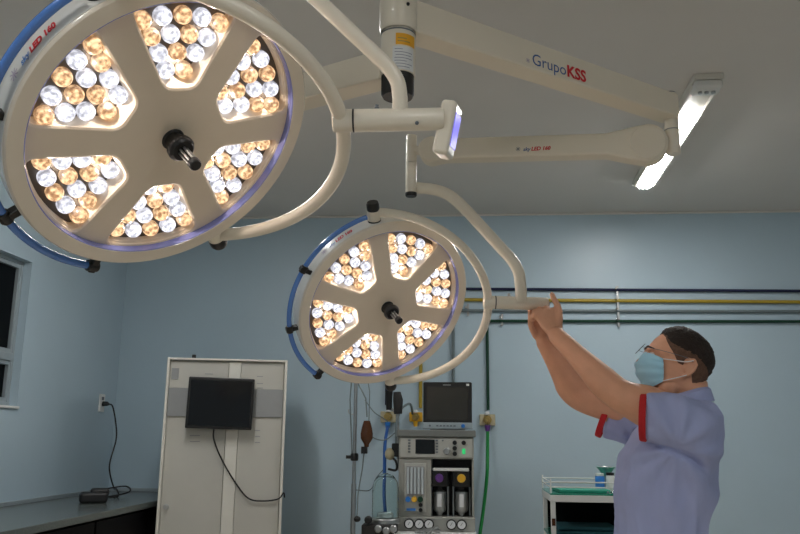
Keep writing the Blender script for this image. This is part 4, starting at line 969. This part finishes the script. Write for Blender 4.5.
# left hand (near): seen from its back, gripping the tube end from below and in front
body.loft([ringpts(wrL,.027,.022,16,F=RT,S=FW,p=2), ringpts(P(552,328,2.655),.036,.020,16,F=RT,S=FW,p=2.3), ringpts(P(549,319,2.675),.044,.020,16,F=RT,S=FW,p=2.6), ringpts(P(545.5,309.5,2.685),.046,.016,16,F=RT,S=FW,p=2.6)])
TD = 2.735
for (kx_, ky_, ex, ln, rr) in ((553,310.5,549,1.0,.0098),(547,308.5,543,1.05,.0100),(540.5,309.5,537,1.0,.0096),(535,313,532,.86,.0086)):
    k0 = tz_(kx_,ky_+4,2.682); capsule([k0, tz_(kx_-1,ky_-.5,2.682), tz_(ex+1,ky_+6,TD-.012+.02), tz_(ex,317.2,TD+.012), tz_(ex-1,312,TD+.040*ln), tz_(ex-2,303,TD+.042*ln)], (rr+.001,rr*.86))
capsule([tz_(557,331,2.65), tz_(559.5,319,2.66), tz_(558.5,308,2.672), tz_(554.5,300,2.69), tz_(552.0,294.5,2.705)], (.0135,.0095))
# right hand (far): behind the tube, fingers closing over it from the far side
body.loft([ringpts(wrR,.024,.020,16,F=RT,S=FW,p=2), ringpts(P(541,335,2.80),.028,.018,16,F=RT,S=FW,p=2.3), ringpts(P(538.5,326,2.805),.034,.017,16,F=RT,S=FW,p=2.6), ringpts(P(539,316,2.80),.034,.014,16,F=RT,S=FW,p=2.6)])
for (kx_, ex, rr) in ((530.5,529.5,.0088),(536,535,.0096),(542,541,.0098),(547.5,546.5,.0092)):
    capsule([tz_(kx_,321,2.803), tz_(kx_-.5,313,2.798), tz_(ex+.5,306,2.790), tz_(ex+1,301.5,2.782)], (rr+.001,rr*.86))
capsule([tz_(536,336,2.795), tz_(531.5,327,2.775), tz_(530.5,319,2.757), tz_(531.5,314.5,2.735)], (.0125,.0092))
remeshed(body, 'body', M['skin'], per, .0042, 4)
# ---- eyes and brows
for s in (-1,1):
    e = HP(.0905,.118,.031*s); ey = MB().ell(e,(.0125,.0125,.0125)).build('eye', M['eye'], per); MB().ell(e+HF*.0085+UPW*.002,(.0062,.0062,.0062)).build('iris', M['iris'], ey)
    body2 = MB().tube([HP(.088,.113,.048*s),HP(.1045,.1225,.032*s),HP(.101,.117,.016*s)],[.0035,.005,.0035],8); body2.build('eyelid', M['skin'], per)
    MB().tube([HP(.092,.139,.052*s),HP(.109,.145,.036*s),HP(.113,.140,.016*s)],[.003,.0045,.0035],8,flat=.6).build('eyebrow', M['brow'], per)
# ---- hair
def hairline(th):   # th 0 = front; lowest u covered by hair
    a = abs(math.degrees(th)); a = a if a <= 180 else 360-a
    K = [(0,.196),(25,.193),(45,.182),(60,.160),(72,.138),(82,.108),(90,.104),(97,.118),(106,.090),(118,.060),(140,.036),(180,.026)]
    for p,q_ in zip(K,K[1:]):
        if a <= q_[0]: return p[1]+(q_[1]-p[1])*(a-p[0])/(q_[0]-p[0])
    return K[-1][1]
def hair_patch(name, m, lowf, topf, base_t, full_t, close):
    n = 96; rows_ = 22; vs = []
    for layer in (0,1):
        for k in range(rows_+1):
            for i in range(n):
                th = 2*PI*i/n; lo_ = lowf(th); t = k/rows_; u = lo_+(topf(th)-lo_)*t; front = max(0,math.cos(th))
                thick = (base_t+(full_t-base_t)*min(1,t*2.5)+.004*front*min(1,t*4)*(1 if close else 0)) if layer==0 else -.004
                p = hsurf(u, th, 0); dr_ = (p-HP(-.01,.12,0)).normalized()
                if layer == 0: thick += (.0020*noise.noise(p*130)+.0024*noise.noise(p*280))*(1 if close else .35)
                vs.append(p+dr_*thick)
    N1 = (rows_+1)*n; fs = []
    for k in range(rows_):
        for i in range(n):
            j = (i+1)%n; fs.append((k*n+i,k*n+j,(k+1)*n+j,(k+1)*n+i)); fs.append((N1+k*n+i,N1+(k+1)*n+i,N1+(k+1)*n+j,N1+k*n+j))
    for i in range(n):
        j = (i+1)%n; fs.append((i,N1+i,N1+j,j)); i2, j2 = rows_*n+i, rows_*n+j
        if not close: fs.append((i2,j2,N1+j2,N1+i2))
    if close: fs.append(tuple(rows_*n+i for i in range(n))); fs.append(tuple(N1+rows_*n+i for i in reversed(range(n))))
    mb = MB(); mb.add(vs,fs); return mb.build(name, m, per)
def crown_line(th):
    a = abs(math.degrees(th)); a = a if a <= 180 else 360-a
    K = [(0,.198),(25,.195),(45,.186),(62,.168),(80,.156),(110,.138),(140,.110),(180,.075)]
    for p,q_ in zip(K,K[1:]):
        if a <= q_[0]: return p[1]+(q_[1]-p[1])*(a-p[0])/(q_[0]-p[0])
    return K[-1][1]
hair_patch('hair', M['hair'], crown_line, lambda th: .2275, .0025, .0055, True)
hair_patch('clipped_hair', M['hair_side'], lambda th: min(hairline(th), crown_line(th)-.001), lambda th: crown_line(th)+.004, .0010, .0024, False)
# ---- mask
cen = [(.086,.010),(.108,.028),(.128,.055),(.136,.080),(.131,.100),(.113,.127)]; rear = [(.050,.040),(.050,.052),(.052,.068),(.055,.083),(.058,.098),(.062,.111)]
def lerpl(L_, t):
    x = t*(len(L_)-1); k = min(int(x),len(L_)-2); x -= k; return [L_[k][i]*(1-x)+L_[k+1][i]*x for i in (0,1)]
mb = MB(); nu, nv = 30, 32; vs = []
for lay in (0,1):
    for a in range(nu+1):
        t = a/nu; fc,uc = lerpl(cen,t); fr,ur = lerpl(rear,t)
        for b in range(nv+1):
            q_ = -1+2*b/nv; p_ = abs(q_); s = .0725*math.sin(q_*PI/2)
            f_ = fc+(fr-fc)*(1-math.cos(p_*PI/2)); u_ = uc+(ur-uc)*p_**1.6
            pl_ = .0022*math.sin(t*PI*7)*(1-p_*.2)*(1 if .12<t<.88 else 0)
            nrm = (HF*math.cos(q_*1.3)+SD*math.sin(q_*1.3))
            vs.append(HP(f_,u_,s)+nrm*(pl_ - lay*.0016))
W1_ = nv+1; N1 = (nu+1)*W1_; fs = []
for a in range(nu):
    for b in range(nv):
        i0 = a*W1_+b; fs.append((i0,i0+1,i0+W1_+1,i0+W1_)); fs.append((N1+i0,N1+i0+W1_,N1+i0+W1_+1,N1+i0+1))
for a in range(nu): 
    i0 = a*W1_; fs.append((i0,i0+W1_,N1+i0+W1_,N1+i0)); i0 += nv; fs.append((i0,N1+i0,N1+i0+W1_,i0+W1_))
for b in range(nv): fs.append((b,N1+b,N1+b+1,b+1)); i0 = nu*W1_+b; fs.append((i0,i0+1,N1+i0+1,N1+i0))
mb.add(vs,fs); mk = mb.build('face_mask', M['mask'], per)
for s in (-1,1):
    MB().tube(spline([HP(.062,.110,.0725*s),HP(.03,.112,.081*s),HP(-.004,.114,.086*s),HP(-.026,.122,.0935*s)],6),.0017,6).tube(spline([HP(.050,.042,.0725*s),HP(.030,.052,.078*s),HP(.005,.064,.083*s),HP(-.014,.074,.086*s)],6),.0017,6).build('ear_loop', M['maskw'], mk)
MB().tube(spline([HP(.092,.123,.036),HP(.1135,.1275,.0),HP(.092,.123,-.036)],8),.0022,6).build('mask_edge', M['maskw'], mk)
# ---- glasses low on the nose
gl = MB()
gc = [HP(.128,.136,.030*s) for s in (-1,1)]; gu = (HU*.8-HF*.5).normalized()
for c_ in gc: gl.tube([c_+SD*math.cos(2*PI*i/24)*.024+gu*math.sin(2*PI*i/24)*.017 for i in range(24)],.0011,6,closed=True)
gl.tube([gc[0]+SD*.024,(gc[0]+gc[1])/2+gu*.004,gc[1]-SD*.024],.0011,6)
for s in (-1,1):
    c_ = gc[0 if s<0 else 1]; gl.tube(spline([c_+SD*.024*s,HP(.09,.135,.078*s),HP(.0,.128,.0865*s),HP(-.025,.118,.088*s)],6),.0009,6)
gl.build('eyeglasses', M['keyg'], per)
# ---- shirt
sh = MB()
sh.loft([ringpts(c,hf,hs,36) for c,hf,hs in [ty(*t) for t in TR]])
sh.tube(spline([P(694,431,2.46),P(682,424,2.415),P(662,417.5,2.41),P(646,416.5,2.42)],6),[.088,.090,.091,.091,.090,.089,.088,.087,.085,.083,.081,.079,.078,.077,.076,.075,.074,.073,.0725],24)
sh.tube(spline([P(668,428,2.70),P(640,426,2.735),P(620,424,2.75),P(606,420.5,2.76)],6),[.092,.09,.088,.086,.084,.082,.08,.077,.074,.071,.069,.068,.067,.066,.065,.064,.063,.062,.061],24)
arm_pit = P(672,447,2.38)
def folds(p, n_):
    d = p-arm_pit; x = d.dot(RT); z = d.z; r = math.sqrt(x*x+z*z)+1e-4; a = math.atan2(x,-z)
    near = max(0, -n_.dot(FW))
    f1 = math.sin(a*9+2.2*noise.noise(p*5)+r*4)*math.exp(-abs(r-.16)/.16)*min(1,r/.06)
    f2 = noise.noise(V((p.dot(RT)*11, p.dot(FW)*11, p.z*2.6)))*min(1,max(0,(1.42-p.z)/.15))
    f3 = noise.noise(V((p.dot(RT)*7+p.z*10, p.dot(FW)*5, p.z*5-p.dot(RT)*4)))
    f2 = (.5-2.2*abs(noise.noise(V((p.dot(RT)*9+p.z*2.5, p.dot(FW)*9, p.z*1.8)))))*min(1,max(0,(1.44-p.z)/.12))
    cx_ = x; line = None
    for (xa_,za_),(xb_,zb_) in zip(CR, CR[1:]):
        if xa_ <= cx_ <= xb_: line = za_+(zb_-za_)*(cx_-xa_)/(xb_-xa_)
    cr_ = 0
    if line is not None:
        dz = p.z-line; end = min(1, (cx_-CR[0][0])/.02, (CR[-1][0]-cx_)/.04)
        cr_ = (-.016*math.exp(-(dz/.010)**2)+.010*math.exp(-((dz-.035)/.03)**2))*end*near
    return .010*f1*near + .019*f2 + .008*f3 + cr_
CR = []
for px_, py_ in ((645,443),(668,448),(690,459),(714,476)):
    q_ = P(px_,py_,2.38); CR.append(((q_-arm_pit).dot(RT), q_.z))
shirt = remeshed(sh, 'scrub_shirt', M['shirt'], per, .0055, 5, folds)
# red cuffs
def cuffband(a, b, r, name='sleeve_cuff'):
    ax = (b-a).normalized(); L_ = (b-a).length
    return MB().lathe([(r*.90,L_),(r*.965,L_),(r,L_-.003),(r*1.01,.002),(r*.97,-.001),(r*.90,0)],a,ax,n=40).build(name, M['cuff'], per)
a = P(647,417,2.412); cuffband(a, P(640.3,416.5,2.419), .0735)
a = P(606.5,421,2.758); cuffband(a, P(601,418.8,2.765), .0625)
# collar
cp_ = [P(686,400,DB)+FD*(.070*math.cos(t)+.006)+SD*.074*math.sin(t)+UPW*(.012-.020*math.cos(t)) for t in [2*PI*i/48 for i in range(48)]]
rgs = []
for i,p in enumerate(cp_):
    o_ = (p-P(686,400,DB)); o_.z = 0; o_.normalize()
    rgs.append([p-o_*.004-UPW*.004, p-o_*.006+UPW*.010, p-o_*.001+UPW*.013, p+o_*.012+UPW*.004, p+o_*.022-UPW*.034, p+o_*.014-UPW*.036])
mb = MB(); vs = [q for r_ in rgs for q in r_]; k6 = 6; fs = []
for i in range(48):
    j = (i+1)%48
    for k in range(6): l = (k+1)%6; fs.append((i*6+k,j*6+k,j*6+l,i*6+l))
mb.add(vs,fs); mb.build('collar', M['shirt'], per)
# ---- trousers, shoes
tm = MB(); wz = P(664,580,DB); 
tm.loft([ringpts(V((wz.x,wz.y,z))+FD*0,hf,hs,28) for z,hf,hs in ((wz.z+.03,.140,.178),(wz.z-.08,.150,.185),(wz.z-.16,.140,.185))])
for s in (-1,1):
    h = V((hipc.x,hipc.y,wz.z-.05))+SD*.092*s; k = V((hipc.x,hipc.y,.48))+SD*.11*s+FD*.02; an_ = V((hipc.x,hipc.y,.06))+SD*.13*s-FD*.01
    tm.tube([h,(h+k)/2,k,(k+an_)/2,an_],[.105,.098,.085,.078,.072],18)
remeshed(tm, 'trousers', M['trous'], per, .012, 4, lambda p,n_: .006*noise.noise(p*7))
for s in (-1,1):
    an_ = V((hipc.x,hipc.y,0))+SD*.13*s; Rf = Matrix((FD,SD,UPW)).transposed()
    m_ = MB(); m_.loft([[an_+FD*(x*sc_f+.06)+SD*y*sc+UPW*z for x,y in [(math.cos(2*PI*i/24)*.145,math.sin(2*PI*i/24)*.05) for i in range(24)]] for z,sc,sc_f in ((.0,.95,.98),(.02,1,1),(.05,.95,.94),(.075,.75,.6))])
    m_.build('shoe', M['shoe'], per, bevel=.004)
